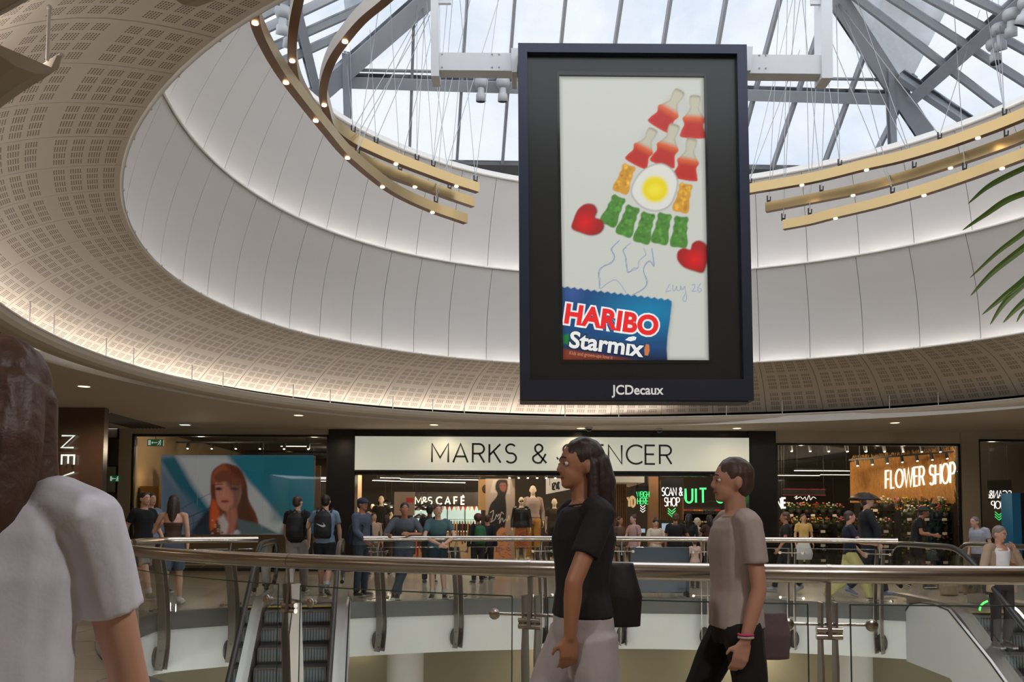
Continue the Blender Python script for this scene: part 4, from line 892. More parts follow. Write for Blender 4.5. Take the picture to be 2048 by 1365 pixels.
# ================================================================== shop fronts
YF = 24.0
def hang(t, off, ztop=4.15):
    o = Vector(off); z = ztop-t.location.z
    if z > o.z: MB().cyl(o, Vector((o.x, o.y, z)), .008, 5).build('suspension_cable', M_blackm, t)
def F(px, py, dy=0.0): return at(px, py, YF+dy)
M_beige = mat('pilaster_beige', lin(170, 156, 134), .7, noise=.03); M_pier = mat('pier_black_gloss', lin(22, 21, 21), .25, noise=.1)
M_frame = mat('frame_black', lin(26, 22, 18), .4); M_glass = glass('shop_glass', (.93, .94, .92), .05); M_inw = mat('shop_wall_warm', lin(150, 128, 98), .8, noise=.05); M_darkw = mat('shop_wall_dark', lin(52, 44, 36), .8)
M_wood = mat('oak_slat', lin(140, 98, 58), .55, noise=.2, nscale=8); M_blackm = mat('black_metal', lin(22, 22, 22), .45, .3)
def wallbox(name, a, b, m, kind='structure'):
    a, b = Vector(a), Vector(b); c = (a+b)/2; o = MB().box((0, 0, 0), [abs(b[i]-a[i]) for i in range(3)]).build(name, m); o.location = c
    if kind: tag(o, kind=kind)
    return o
XP = lambda px, Y=YF: (px-1024)*Y/FPX
ZP = lambda py, Y=YF: EYE+(1045-py)*Y/FPX
def zat(px, py, Y=YF): return at(px, py, Y).z
wallbox('wall_pier_left', (XP(657), YF-.12, 0), (XP(711), YF+.35, 4.0), M_pier); wallbox('wall_pier_right', (XP(1496), YF-.12, 0), (XP(1551), YF+.35, 4.0), M_pier)
wallbox('wall_pilaster_left', (XP(238), YF-.1, 0), (XP(263), YF+.3, 4.0), M_beige); wallbox('wall_pilaster_right', (XP(1922), YF-.1, 0), (XP(1957), YF+.1, 4.0), M_beige)
wallbox('wall_left_recess', (-13.5, YF+.0, 0), (XP(238), YF+.3, 4.0), M_beige)
wallbox('trim_1', (XP(657), YF-.05, zat(900, 872)), (XP(1551), YF+.3, 4.0), M_pier)
wallbox('trim_2', (XP(263), YF-.02, zat(450, 870)), (XP(657), YF+.2, 4.0), M_beige); wallbox('trim_3', (XP(1551), YF-.02, zat(1730, 888)), (XP(1922), YF+.2, 4.0), M_beige)
wallbox('trim_4', (XP(1957), YF-.02, zat(2000, 880)), (16.5, YF+.2, 4.0), M_beige)
wallbox('trim_5', (XP(711), YF-.03, zat(1100, 952)), (XP(1496), YF+.28, zat(1100, 943)), M_pier)
wallbox('wall_side_left', (-14.0, -4.2, 0), (-13.6, YF, 4.0), M_beige); wallbox('wall_side_right', (16.4, -4.2, 0), (16.8, 38, 4.0), M_beige)
wallbox('wall_behind', (-14, -4.2, 0), (17, -4, 4.0), M_beige)
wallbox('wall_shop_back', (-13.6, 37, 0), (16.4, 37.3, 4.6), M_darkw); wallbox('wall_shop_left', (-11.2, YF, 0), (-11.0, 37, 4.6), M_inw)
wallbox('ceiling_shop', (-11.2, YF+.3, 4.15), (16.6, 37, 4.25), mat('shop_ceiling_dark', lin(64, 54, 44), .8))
wallbox('wall_shop_divider_left', (XP(640), YF+1.2, 0), (XP(640)+.12, 30, 4.1), M_inw); wallbox('wall_shop_divider_right', (XP(1500, 24.6), YF+.4, 0), (XP(1500, 24.6)+.1, 25.6, 4.1), M_darkw)
def window(n, x0, x1, ytop, seams, ybot=1143, rt=None):
    w = tag(empty('window_%d' % n, F((x0+x1)/2, ybot)), kind='structure'); b = w.location.copy()
    zt = zat((x0+x1)/2, ytop); X0, X1 = XP(x0), XP(x1)
    def bx(nm, a, c, m): MB().box2(Vector(a)-b, Vector(c)-b).build(nm, m, w)
    bx('window_frame', (X0, YF-.06, 0), (X0+.06, YF+.06, zt), M_frame); bx('window_frame', (X1-.06, YF-.06, 0), (X1, YF+.06, zt), M_frame)
    bx('window_frame', (X0, YF-.06, zt-.06), (X1, YF+.06, zt), M_frame); bx('window_frame', (X0, YF-.06, 0.0), (X1, YF+.06, .08), M_frame)
    xs = [X0+.06]+[XP(s_) for s_ in seams]+[X1-.06]
    for a, c in zip(xs[:-1], xs[1:]): bx('glass_pane', (a+.006, YF-.008, .08), (c-.006, YF+.008, zt-.06), M_glass)
    return w
window(1, 263, 657, 870, (395, 525)); window(2, 1551, 1921, 888, (1667, 1785)); window(3, 1957, 2110, 880, (2060,))

# --- left end: dark glossy shop front with vertical white letters
wallbox('wall_left_shop', (-15, 19.5, 0), (XP(204, 19.5), 19.7, 4.0), mat('shopfront_brown_gloss', lin(92, 70, 58), .22, noise=.15, nscale=.8)); tag(MB().prism([V(XP(204, 19.5), 19.7, 0), V(XP(208, 23.9), 23.95, 0), V(XP(208, 23.9)-.2, 23.95, 0), V(XP(204, 19.5)-.2, 19.7, 0)], V(0, 0, 4.0)).build('wall_left_return', M_beige), kind='structure')
NL = thing('shop_sign', 'vertical row of white stencil letters reading down the dark shop front at the left', 'sign', at(136, 950, 19.42)); b = NL.location.copy()
M_let = mat('letter_lit_white', (.8, .9, .85), .4, emit=(.8, .92, .86), es=.75)
yy0 = 872
for ch, hgt in (('N', 24), ('E', 19), ('W', 34), (' ', 10), ('L', 15), ('O', 26), ('O', 26), ('K', 20)):
    if ch != ' ':
        # rotated a quarter turn clockwise: letter's up points to the right
        P0 = at(124, yy0, 19.42)-b; sc_ = hgt*19.42/FPX; w_, st = GL[ch]; mb = MB(); hh = 25*19.42/FPX
        for q_ in st: ribbon(mb, [P0+Vector((v*hh, 0, -u/w_*sc_)) for u, v in q_], .035, .015, (0, -1, 0))
        mb.build('letter', M_let, NL)
    yy0 += hgt+15
d = tag(MB().box((0, 0, 0), (.34, .08, 2.2)).build('door_1', mat('service_door', lin(70, 58, 48), .5)), kind='structure'); d.location = (XP(228), YF-.02, 1.1); MB().box((.12, -.06, 0), (.03, .05, .16)).build('door_handle', M_bolt, d)
t = thing('wall_screen', 'dark portrait wall screen above the exit sign on the beige wall', 'screen', F(231, 905, -.03)); MB().box((0, 0, 0), (.36, .05, .82)).build('housing', M_blackm, t); MB().box((0, -.03, 0), (.32, .01, .76)).build('screen_panel', mat('dark_panel', lin(74, 66, 62), .2), t)
M_exit = mat('exit_green', lin(24, 96, 60), .5, emit=lin(24, 96, 60), es=.25); M_exw = mat('exit_white', (.7, .8, .72), .5, emit=(.7, .85, .75), es=.35)
def exit_sign(lab, px, py, Y, w, h):
    t = thing('exit_sign', lab, 'sign', at(px, py, Y)); MB().box((0, 0, 0), (w, .04, h)).build('sign_panel', M_exit, t)
    MB().box((-w*.36, -.023, 0), (w*.16, .006, h*.72)).build('pictogram_door', M_exw, t)
    mb = MB(); mb.box((-.02*w, -.023, 0), (w*.34, .006, h*.1)); mb.prism([V(-w*.24, -.02, 0), V(-w*.16, -.02, h*.2), V(-w*.16, -.02, -h*.2)], V(0, -.006, 0)); mb.build('pictogram_arrow', M_exw, t)
    mb = MB(); mb.ball((w*.32, -.022, h*.3), h*.1, 8, 5); mb.tube([V(w*.31, -.022, h*.2), V(w*.27, -.022, -.02*h), V(w*.34, -.022, -.2*h), V(w*.3, -.022, -.4*h)], h*.06, 5); mb.tube([V(w*.27, -.022, -.02*h), V(w*.2, -.022, -.2*h), V(w*.16, -.022, -.36*h)], h*.06, 5); mb.tube([V(w*.2, -.022, h*.12), V(w*.3, -.022, h*.14), V(w*.38, -.022, h*.02)], h*.05, 5); mb.build('pictogram_runner', M_exw, t)
    return t
hang(exit_sign('green exit sign with running figure inside the window beside the poster', 311, 886, 24.5, .46, .2), (0, .02, .08)); exit_sign('small green exit sign beside the service door at the left', 230, 958, 23.9, .28, .18)

# --- the large lightbox sign
SG = thing('lightbox_sign', 'long white illuminated sign box with thin black capitals over the shop entrance', 'sign', F(1103, 908, -.1)); b = SG.location.copy()
zt0, zb0 = zat(1103, 876), zat(1103, 943); X0, X1 = XP(711), XP(1496)
M_sign = mat('sign_acrylic', lin(160, 160, 148), .35, emit=lin(205, 206, 188), es=.56, noise=.04, nscale=.6)
MB().box2(Vector((X0, YF-.18, zb0))-b, Vector((X1, YF-.02, zt0))-b).build('sign_face', M_sign, SG)
mb = MB()
for a_, c_ in (((X0-.03, zb0-.04), (X1+.03, zb0)), ((X0-.03, zt0), (X1+.03, zt0+.04)), ((X0-.03, zb0), (X0, zt0)), ((X1, zb0), (X1+.03, zt0))): mb.box2(Vector((a_[0], YF-.2, a_[1]))-b, Vector((c_[0], YF, c_[1]))-b)
mb.build('sign_frame', M_blackm, SG)
sign_letters(SG, 'MARKS & SPENCER', at(864, 925, YF-.185)-b, at(1343, 929, YF-.185)-b, 37*YF/FPX, mat('letter_black', lin(30, 26, 22), .4), wd=.052, depth=.012, gap=.26)

# --- poster behind the left window
PO = thing('window_poster', 'large landscape window poster of a red haired woman against teal and pale blue bands', 'poster', at(475, 990, 24.5)); b = PO.location.copy()
Zp = lambda x, y: (230+x/3.592, 860+y/3.592)
cv = Canvas(322, 911, 628, 1070, 1.25, (108, 122, 136))
cv.poly([Zp(*p) for p in ((325, 210), (430, 190), (640, 470), (700, 560), (680, 700), (560, 600))], (10, 84, 104), 4)
cv.poly([Zp(*p) for p in ((330, 280), (420, 380), (640, 620), (690, 740), (330, 760))], (84, 100, 118), 8)
cv.poly([Zp(*p) for p in ((440, 185), (800, 185), (1240, 650), (1190, 760), (700, 760), (680, 560), (560, 400))], (170, 170, 172), 7)
cv.poly([Zp(*p) for p in ((810, 180), (1440, 180), (1440, 760), (1240, 690))], (16, 102, 122), 5); cv.poly([Zp(*p) for p in ((1190, 760), (1240, 640), (1440, 700), (1440, 770))], (20, 74, 90), 6)
cv.poly([Zp(*p) for p in ((880, 200), (1060, 190), (1060, 420), (980, 380))], (22, 112, 132), 9, .7); cv.poly([Zp(*p) for p in ((1120, 515), (1260, 512), (1260, 680), (1125, 660))], (30, 96, 96), 6, .5)
cv.poly([Zp(*p) for p in ((540, 740), (640, 600), (700, 540), (700, 750))], (18, 30, 50), 4); cv.line([Zp(460, 575), Zp(680, 460)], .9, (24, 34, 48)); cv.line([Zp(490, 645), Zp(700, 555)], 1.6, (14, 50, 70)); cv.line([Zp(487, 560), Zp(496, 650)], .9, (24, 34, 48)); cv.line([Zp(560, 625), Zp(566, 740)], .9, (24, 34, 48)); cv.line([Zp(500, 705), Zp(700, 600)], .8, (24, 34, 48))
cv.poly([Zp(*p) for p in ((560, 730), (620, 690), (700, 640), (740, 760), (540, 760))], (20, 40, 60), 3)
hair_ = smooth_pts([Zp(*p) for p in ((775, 245), (700, 300), (685, 420), (690, 500), (678, 600), (690, 750), (800, 760), (880, 720), (1030, 750), (1035, 690), (1010, 600), (960, 500), (945, 380), (900, 285), (840, 250))], 4)
cv.poly(hair_, (96, 46, 30), 2.0); cv.poly(smooth_pts([Zp(*p) for p in ((770, 250), (705, 310), (700, 390), (760, 360), (850, 350), (800, 270))], 4), (150, 72, 50), 4)
cv.poly(smooth_pts([Zp(*p) for p in ((700, 500), (685, 600), (690, 720), (750, 640), (735, 540))], 4), (190, 76, 36), 3); cv.poly(smooth_pts([Zp(*p) for p in ((850, 350), (930, 420), (960, 560), (1000, 680), (880, 700), (880, 560))], 4), (70, 34, 26), 3)
cv.poly(smooth_pts([Zp(*p) for p in ((725, 370), (722, 450), (735, 530), (780, 580), (830, 585), (880, 540), (905, 460), (900, 380), (850, 345), (770, 355))], 4), (178, 116, 98), 2)
cv.poly(smooth_pts([Zp(*p) for p in ((800, 350), (900, 370), (905, 470), (870, 560), (820, 580), (850, 520), (835, 440), (805, 400))], 4), (96, 58, 52), 4, .85)
cv.poly(smooth_pts([Zp(*p) for p in ((715, 330), (800, 290), (910, 360), (905, 400), (800, 372), (740, 385))], 4), (110, 54, 38), 2.5); cv.ell(*Zp(745, 425), 7, 3.2, (52, 34, 36), 1.5); cv.ell(*Zp(860, 425), 7, 3.0, (40, 26, 28), 1.5); cv.line([Zp(722, 395), Zp(775, 392)], 1.4, (70, 40, 30)); cv.line([Zp(835, 390), Zp(890, 398)], 1.4, (50, 28, 24))
cv.line([Zp(785, 430), Zp(775, 475), Zp(798, 480)], 1.2, (206, 140, 120), .8); cv.ell(*Zp(790, 515), 7.5, 3.4, (150, 58, 60), 1.2); cv.line([Zp(765, 514), Zp(815, 516)], .8, (84, 26, 30))
cv.poly([Zp(*p) for p in ((800, 590), (870, 560), (880, 640), (850, 750), (780, 750))], (160, 96, 84), 3); cv.poly([Zp(*p) for p in ((780, 610), (740, 640), (760, 750), (800, 750), (815, 680))], (190, 180, 180), 3, .8); cv.poly([Zp(*p) for p in ((870, 640), (1040, 680), (1180, 750), (900, 760))], (72, 92, 96), 3)
for k in range(14): cv.ell(*Zp(700+10*(k % 4)+20*((k*7) % 3), 650+8*k), 2.2, 1.4, ((170, 150, 120), (60, 40, 30))[k % 2], 1)
MB().box((0, .05, 0), (306*24.5/FPX, .08, 158*24.5/FPX)).build('backing_board', M_blackm, PO)
cv.build('poster_print', paint_mat('poster_backlit', es=.42, rough=.35, base=.6), lambda x, y: at(x, y, 24.49)-b, PO)
MB().box2(at(325, 1068, 24.45)-b, at(332, 1142, 24.5)-b).build('support_leg', M_blackm, PO); MB().box2(at(618, 1068, 24.45)-b, at(625, 1142, 24.5)-b).build('support_leg', M_blackm, PO)
# warm block column and plinth in the window
wallbox('trim_6', (XP(280, 25), 25, 0), (XP(318, 25), 25.4, zat(300, 973, 25)), mat('brass_block', lin(176, 134, 80), .35, .6))
wallbox('floor_plinth', (XP(266), YF+.1, 0), (XP(640), YF+1.1, .14), M_inw); wallbox('wall_window_back', (XP(263), 25.9, 0), (XP(640, 25.9), 26.0, 3.1), M_inw)
point_light('window_glow', (XP(300, 25), 25.1, zat(300, 955, 25.1)), 4, (1, .7, .35), .05)
sc_ = thing('window_script', 'thin pale hand drawn loop on the lower window glass under the poster', 'sticker', F(380, 1110, -.02)); b = sc_.location.copy()
MB().tube([F(*Zp(x, y), -.02)-b for x, y in smooth_pts([(455, 960), (500, 880), (535, 800), (520, 860), (500, 900), (470, 920), (480, 970), (540, 1005), (620, 990), (690, 930), (760, 880), (900, 860)], 4, False)], .008, 5).build('line', mat('vinyl_pale', lin(190, 170, 120), .5), sc_)

# --- ceiling fixtures inside the shops
M_tube = mat('shop_tube', (1, .95, .85), .5, emit=(1, .9, .74), es=3.2)
n_ = 0
for (x0, Y0, x1, Y1, z_) in ((612, 30, 655, 30, 2.95), (612, 33, 655, 33, 3.05), (612, 36, 655, 36, 3.1), (745, 30, 930, 31.5, 2.85), (760, 34, 960, 34.5, 3.15), (800, 29, 965, 29.5, 2.86), (1590, 29, 1700, 29, 3.2), (1555, 31, 1640, 31, 3.15), (1560, 34, 1700, 34, 3.35), (380, 28.2, 560, 28.2, 4.0), (560, 30, 640, 30, 4.05)):
    a_ = Vector((XP(x0, Y0), Y0, z_)); c_ = Vector((XP(x1, Y1), Y1, z_)); m0 = (a_+c_)/2; t = thing('strip_light', 'long linear ceiling light inside the shop, %s' % ['above the backpackers by the left pier', 'second of three behind the left pier', 'deepest of three behind the left pier', 'angled over the entrance towards the cafe', 'deep above the cafe', 'across the entrance ceiling', 'white, in front of the straw wall', 'low and short beside the right pier', 'deep behind the flower shop', 'above the window poster', 'above the right end of the poster'][n_], 'light', m0); n_ += 1
    MB().beam(a_-m0+V(0, 0, .03), c_-m0+V(0, 0, .03), .12, .05).build('housing', M_blackm, t); MB().beam(a_-m0, c_-m0, .08, .02).build('lamp', M_tube, t)
    hang(t, (a_-m0)*.9, 4.15); hang(t, (c_-m0)*.9, 4.15)
M_tsp = mat('track_spot_lens', (1, .9, .7), .5, emit=(1, .86, .62), es=12)
def track(lab, a, c, n, side=1):
    a, c = Vector(a), Vector(c); m0 = (a+c)/2; t = thing('track_lighting', lab, 'light', m0); MB().beam(a-m0, c-m0, .05, .05).build('rail', M_blackm, t)
    for i in range(n):
        p = lerpv(a, c, (i+.5)/n)-m0; h_ = MB().cyl(p+V(0, 0, -.03), p+V(0, -.06*side, -.2), .05, 10).build('spot_head', M_blackm, t); MB().cyl(p+V(0, -.06*side, -.2), p+V(0, -.063*side, -.21), .028, 10).build('lens', M_tsp, h_)
    hang(t, (a-m0)*.8); hang(t, (c-m0)*.8)
track('black ceiling track with small spotlights above the window poster', (XP(350, 26.5), 26.5, 3.85), (XP(640, 26.5), 26.5, 3.85), 6)
track('black ceiling track with spotlights over the shop entrance', (XP(720, 27), 27, 3.35), (XP(960, 27), 27, 3.35), 6)
track('black ceiling track with spotlights above the mannequins', (XP(1010, 26), 26, 2.95), (XP(1120, 26), 26, 2.95), 6)
track('black ceiling track with spotlights in front of the straw wall', (XP(1700, 26), 26, 3.35), (XP(1910, 26), 26, 3.62), 7)
track('black ceiling track with spotlights near the top of the flower shop window', (XP(1565, 25), 25, 3.72), (XP(1900, 25), 25, 3.72), 9)
for i, (x_, Y_) in enumerate(((735, 28), (800, 33), (860, 31), (930, 34), (1180, 30), (600, 31))):
    t = thing('ceiling_duct', 'dark round duct across the shop ceiling, %s' % ['just inside the entrance', 'deep behind the entrance', 'over the middle of the entrance', 'deepest of all', 'over the middle of the shop', 'behind the left window'][i], 'duct', (XP(x_, Y_), Y_, 3.85)); MB().tube([V(-2, 0, 0), V(2, 0, 0)], .14, 14).build('duct_pipe', M_blackm, t)
    for dx in (-1.2, 1.2): MB().cyl((dx, 0, .1), (dx, 0, .3), .012, 6).build('hanger', M_blackm, t)

# --- cafe sign, windows and bunting at the back of the shop
M_neonw = mat('neon_warm', (1, .9, .7), .4, emit=(1, .84, .58), es=1.1); M_neong = mat('neon_green', (.1, 1, .3), .4, emit=(.05, .80, .22), es=1.0); M_neonp = mat('neon_white', (1, .95, .95), .4, emit=(1, .90, .90), es=1.1)
CF = thing('cafe_sign', 'glowing warm white cafe sign letters hung at the back of the shop', 'sign', at(880, 1002, 33)); b = CF.location.copy()
sign_letters(CF, 'M&S', at(831, 1009, 33)-b, at(864, 1009, 33)-b, 14*33/FPX, M_neonw, wd=.035, depth=.03, gap=.14); sign_letters(CF, 'CAF\u00c9', at(873, 1009, 33)-b, at(929, 1009, 33)-b, 14*33/FPX, M_neonw, wd=.05, depth=.03, gap=.6)
MB().box((0, .06, -.15), (2.1, .03, .05)).build('support_rail', M_blackm, CF); hang(CF, (-.95, .06, -.15)); hang(CF, (.95, .06, -.15))
wallbox('wall_cafe_fascia', (XP(826, 33.2), 33.15, zat(880, 1013, 33.2)), (XP(965, 33.2), 33.3, zat(880, 985, 33.2)), mat('cafe_fascia_dark', lin(40, 36, 32), .6))
wn = tag(empty('window_4', at(890, 1030, 35.5)), kind='structure'); b = wn.location.copy()
M_out = mat('outdoor_light', lin(170, 200, 190), .5, emit=lin(176, 196, 186), es=.75, noise=.35, nscale=1.4)
MB().box2(at(826, 1048, 35.5)-b, at(962, 1013, 35.55)-b).build('window_pane', M_out, wn)
for x_ in (860, 895, 930): MB().box2(at(x_-1, 1048, 35.45)-b, at(x_+1, 1013, 35.5)-b).build('glazing_bar', M_blackm, wn)
bt = thing('bunting', 'string of small red triangular flags in front of the cafe window', 'bunting', at(890, 1015, 32)); b = bt.location.copy(); M_rf = fab('bunting_red', (170, 60, 50)); M_pk = fab('bunting_pale', (200, 170, 150))
hang(bt, at(826, 1012, 32)-b); hang(bt, at(961, 1012, 32)-b)
MB().tube([at(826+i*9, 1012+2.5*math.sin(i*.9)**2, 32)-b for i in range(16)], .006, 4).build('string', M_blackm, bt)
for i in range(15):
    x_ = 828+i*9; MB().prism([at(x_, 1013, 32)-b, at(x_+7, 1013, 32)-b, at(x_+3.5, 1023, 32)-b], V(0, .004, 0)).build('flag', M_rf if i % 3 else M_pk, bt)
for i, (x_, y_) in enumerate(((783, 1012), (770, 1006), (842, 1018), (842, 1034), (853, 1012))):
    t = thing('pendant_lamp', 'black dome pendant lamp in the cafe area, %s' % ['over the dark clothed mannequin', 'above and behind the first one', 'under the cafe sign', 'lowest, under the cafe sign', 'touching the bunting'][i], 'lamp', at(x_, y_, 31)); MB().lathe([(.02, .12), (.1, .1), (.26, 0), (.27, -.06)], n=18).build('shade', M_blackm, t); MB().ball((0, 0, .0), .07, 10, 6).build('bulb', M_tsp, t); hang(t, (0, 0, .1))
# counter
t = thing('cafe_counter', 'long cafe counter with a white glass display under the cafe sign', 'counter', at(890, 1075, 33.5)); t.location.z = 0
MB().box((0, 0, .5), (2.8, .6, 1.0)).build('counter_base', M_inw, t); MB().box((0, 0, 1.03), (2.9, .7, .05)).build('counter_top', M_white, t); MB().box((.3, 0, 1.25), (1.8, .5, .4)).build('glass_case', M_glass, t)
# shop furniture: poster board with a woman in a leather jacket, frames
PB = thing('display_poster', 'tall beige poster of a woman in a black leather jacket and tiger print skirt', 'poster', at(1000, 1040, 26.2)); b = PB.location.copy()
Zq = lambda x, y: (680+x/3.792, 860+y/3.792)
cv = Canvas(971, 958, 1030, 1119, .8, (160, 136, 112))
cv.poly([Zq(*p) for p in ((1120, 365), (1320, 365), (1320, 700), (1120, 700))], (156, 140, 126), 1); cv.poly([Zq(*p) for p in ((1140, 480), (1160, 380), (1290, 380), (1290, 490))], (176, 162, 148), 1)
cv.poly(smooth_pts([Zq(*p) for p in ((1215, 378), (1185, 400), (1178, 450), (1195, 485), (1180, 520), (1140, 570), (1120, 660), (1128, 760), (1160, 800), (1200, 800), (1250, 740), (1262, 600), (1255, 510), (1268, 460), (1270, 400))], 3), (22, 20, 20), 1)
cv.ell(*Zq(1236, 430), 7.0, 10.5, (120, 74, 54), 1, rot=-8); cv.poly(smooth_pts([Zq(*p) for p in ((1200, 385), (1262, 380), (1266, 404), (1215, 405), (1200, 440))], 3), (26, 18, 16), 1); cv.line([Zq(1240, 468), Zq(1252, 466)], 1.3, (140, 50, 46)); cv.line([Zq(1215, 425), Zq(1228, 423)], 1, (40, 24, 20)); cv.line([Zq(1243, 423), Zq(1254, 425)], 1, (40, 24, 20))
sk_ = smooth_pts([Zq(*p) for p in ((1200, 760), (1155, 860), (1140, 980), (1290, 980), (1280, 870), (1250, 750))], 3); a_ = cv.poly(sk_, (190, 128, 90), 1)
rng = np.random.default_rng(3)
for k in range(46):
    x_, y_ = rng.uniform(1150, 1280), rng.uniform(770, 975); cv.line([Zq(x_, y_), Zq(x_+rng.uniform(8, 26), y_+rng.uniform(-12, 18))], 1.0, (40, 24, 16), .8)
cv.line([Zq(x, y) for x, y in smooth_pts([(1140, 630), (1165, 615), (1150, 690), (1145, 700), (1175, 680), (1185, 645), (1195, 660), (1205, 640), (1215, 655), (1225, 625), (1240, 640)], 3, False)], .8, (226, 216, 200)); cv.line([Zq(x, y) for x, y in smooth_pts([(1200, 680), (1215, 660), (1210, 710), (1230, 670), (1240, 700), (1255, 680), (1270, 690), (1280, 650), (1285, 680)], 3, False)], .8, (226, 216, 200))
cv.build('poster_print', paint_mat('poster_print', es=.10, rough=.6, base=1.0), lambda x, y: at(x, y, 26.18)-b, PB)
MB().box2(at(971, 1119, 26.2)-b, at(1030, 958, 26.26)-b).build('poster_board', M_blackm, PB)
t = thing('framed_poster', 'small yellow framed portrait hung behind the leather jacket poster', 'poster', at(967, 990, 27.5)); MB().box((0, 0, 0), (.34, .04, 1.0)).build('poster_board', mat('poster_yellow', lin(176, 142, 92), .6), t); MB().ball((.06, -.02, .18), .11, 12, 8, (1, .15, 1.3)).build('portrait_head', mat('portrait_brown', lin(70, 44, 34), .6), t); hang(t, (0, .02, .4))
t = thing('framed_poster', 'grey notice board with red label left of the cafe sign', 'poster', at(809, 1008, 29)); MB().box((0, 0, 0), (.7, .04, .8)).build('poster_board', mat('notice_grey', lin(140, 128, 120), .7), t); MB().box((.18, -.03, .12), (.25, .01, .16)).build('label', mat('label_red', lin(176, 40, 44), .6), t); hang(t, (-.3, .02, .3)); hang(t, (.3, .02, .3))
# mannequins
mk = dict(skin_='mannequin', face=False, hair=None, shoes=None, name='mannequin', cat='mannequin', vox=.013)
M_tiger = mat('tiger_print', lin(176, 96, 44), .8)
_t = M_tiger.node_tree; _w = _t.nodes.new('ShaderNodeTexWave'); _w.inputs['Scale'].default_value = 9; _w.inputs['Distortion'].default_value = 9; _w.inputs['Detail'].default_value = 3; _c = _t.nodes.new('ShaderNodeTexCoord'); _t.links.new(_c.outputs['Object'], _w.inputs[0]); _w.bands_direction = 'Z'
_r = _t.nodes.new('ShaderNodeValToRGB'); _r.color_ramp.interpolation = 'CONSTANT'; _r.color_ramp.elements[0].color = lin(30, 18, 14)+(1,); _r.color_ramp.elements[1].position = .34; _r.color_ramp.elements[1].color = lin(190, 112, 58)+(1,); _t.links.new(_w.outputs['Fac'], _r.inputs[0]); _t.links.new(_r.outputs[0], _t.nodes['Principled BSDF'].inputs['Base Color'])
def pm(lab, px, y0, y1, Y, j, zb, **kw):
    if zb == .2: wallbox('floor_mannequin_plinth', (XP(px, Y)-.3, Y-.3, 0), (XP(px, Y)+.3, Y+.3, .2), M_inw)
    z1 = at(px, y0, Y).z; z0 = zb; return person(lab, XP(px, Y), Y, (z1-z0), kw.pop('rz', 0), j, z=z0, **{**mk, **kw})
wallbox('floor_display_plinth', (XP(1022, 25.6), 25.2, 0), (XP(1125, 25.6), 26.8, .25), M_inw)
pm('mannequin in dark sunglasses, black leather jacket and orange tiger print skirt', 1043, 994, 0, 25.4, joints(), .25, top=('jacket', fab('leather', (24, 22, 22), .35)), bottom=('skirt', M_tiger, .35))
pm('tall mannequin in a pale grey ribbed top and mustard trousers', 1066, 971, 0, 26.0, joints(), .25, top=('long', (164, 144, 134), .06), bottom=('trousers', (176, 128, 62), 1.25))
pm('mannequin in dark olive top and black belt beside the mustard trousers one', 1109, 997, 0, 26.0, joints(), .25, top=('tee', (52, 44, 34)), bottom=('trousers', (40, 34, 28)))
pm('mannequin in black top and beige trousers at the left of the entrance', 763, 992, 0, 28.0, joints(elR=(-.3, .05, 1.2), wrR=(-.2, -.05, 1.05), elL=(.3, .05, 1.2), wrL=(.2, -.05, 1.05)), .2, top=('tee', (26, 24, 24), .05), bottom=('trousers', (166, 140, 110)))
pm('small dark mannequin deep behind the notice board', 746, 1008, 0, 30.0, joints(), .2, top=('tee', (120, 100, 84)), bottom=('trousers', (60, 50, 44)))
sg_ = thing('sunglasses', 'black sunglasses on the leather jacket mannequin', 'sunglasses', at(1043, 1003, 25.28)); 
for s_ in (-1, 1): MB().ball((s_*.035, 0, 0), .026, 10, 6, (1.15, .3, .8)).build('lens', M_lens, sg_)
MB().box((0, 0, .004), (.03, .01, .008)).build('bridge', M_blackm, sg_)
# clothes rails
def rail(lab, px0, px1, py_top, Y, cols, n, L=.75):
    z = zat((px0+px1)/2, py_top, Y); x0, x1 = XP(px0, Y), XP(px1, Y); t = thing('clothes_rail', lab, 'clothes rail', ((x0+x1)/2, Y, 0)); w = (x1-x0)/2
    fr = MB(); fr.tube([V(-w, 0, 0), V(-w, 0, z), V(w, 0, z), V(w, 0, 0)], .015, 6); fr.tube([V(-w, -.25, .02), V(-w, .25, .02)], .015, 6); fr.tube([V(w, -.25, .02), V(w, .25, .02)], .015, 6); fr.build('rail_frame', M_blackm, t)
    for i in range(n):
        x = -w+2*w*(i+.5)/n; c = cols[i % len(cols)]; l = L*random.uniform(.8, 1.1)
        g = MB().prism([V(x, -.22, z-.16), V(x, -.04, z-.05), V(x, .04, z-.05), V(x, .22, z-.16), V(x, .20, z-.05-l), V(x, -.20, z-.05-l)], V(.03, 0, 0))
        o = g.build('garment', fab('%d_%d_%d' % c, c), None); o.location = t.location; tag(o, '%s garment hanging %s on the %s' % ({0: 'mustard'}.get(0, ''), '', ''), None)
        o['label'] = '%s garment, %s from the left on the %s' % (CN.get(c, 'dark'), ORD[i], lab.split(',')[0]); o['category'] = 'garment'; o['group'] = 'garments on the '+lab.split(',')[0]
        h_ = MB().tube([V(x+.015, 0, z+.01), V(x+.015, 0, z-.05)], .004, 4).build('hanger_hook', M_blackm, o)
    return t
CN = {(196, 150, 84): 'mustard', (206, 160, 140): 'pink', (40, 32, 28): 'black', (150, 70, 40): 'rust', (180, 60, 40): 'red', (120, 90, 60): 'brown', (210, 190, 150): 'cream', (30, 30, 34): 'charcoal'}
rail('clothes rail left of the leather jacket poster', 900, 955, 1040, 27, [(40, 32, 28), (196, 150, 84), (206, 160, 140), (40, 32, 28), (150, 70, 40)], 10)
rail('clothes rail behind the leaning boys', 815, 850, 1055, 26.5, [(180, 60, 40), (196, 150, 84), (150, 70, 40)], 6, .85)
rail('low clothes rail behind the capped boy', 728, 765, 1050, 26.5, [(210, 190, 150), (120, 90, 60), (196, 150, 84)], 6)
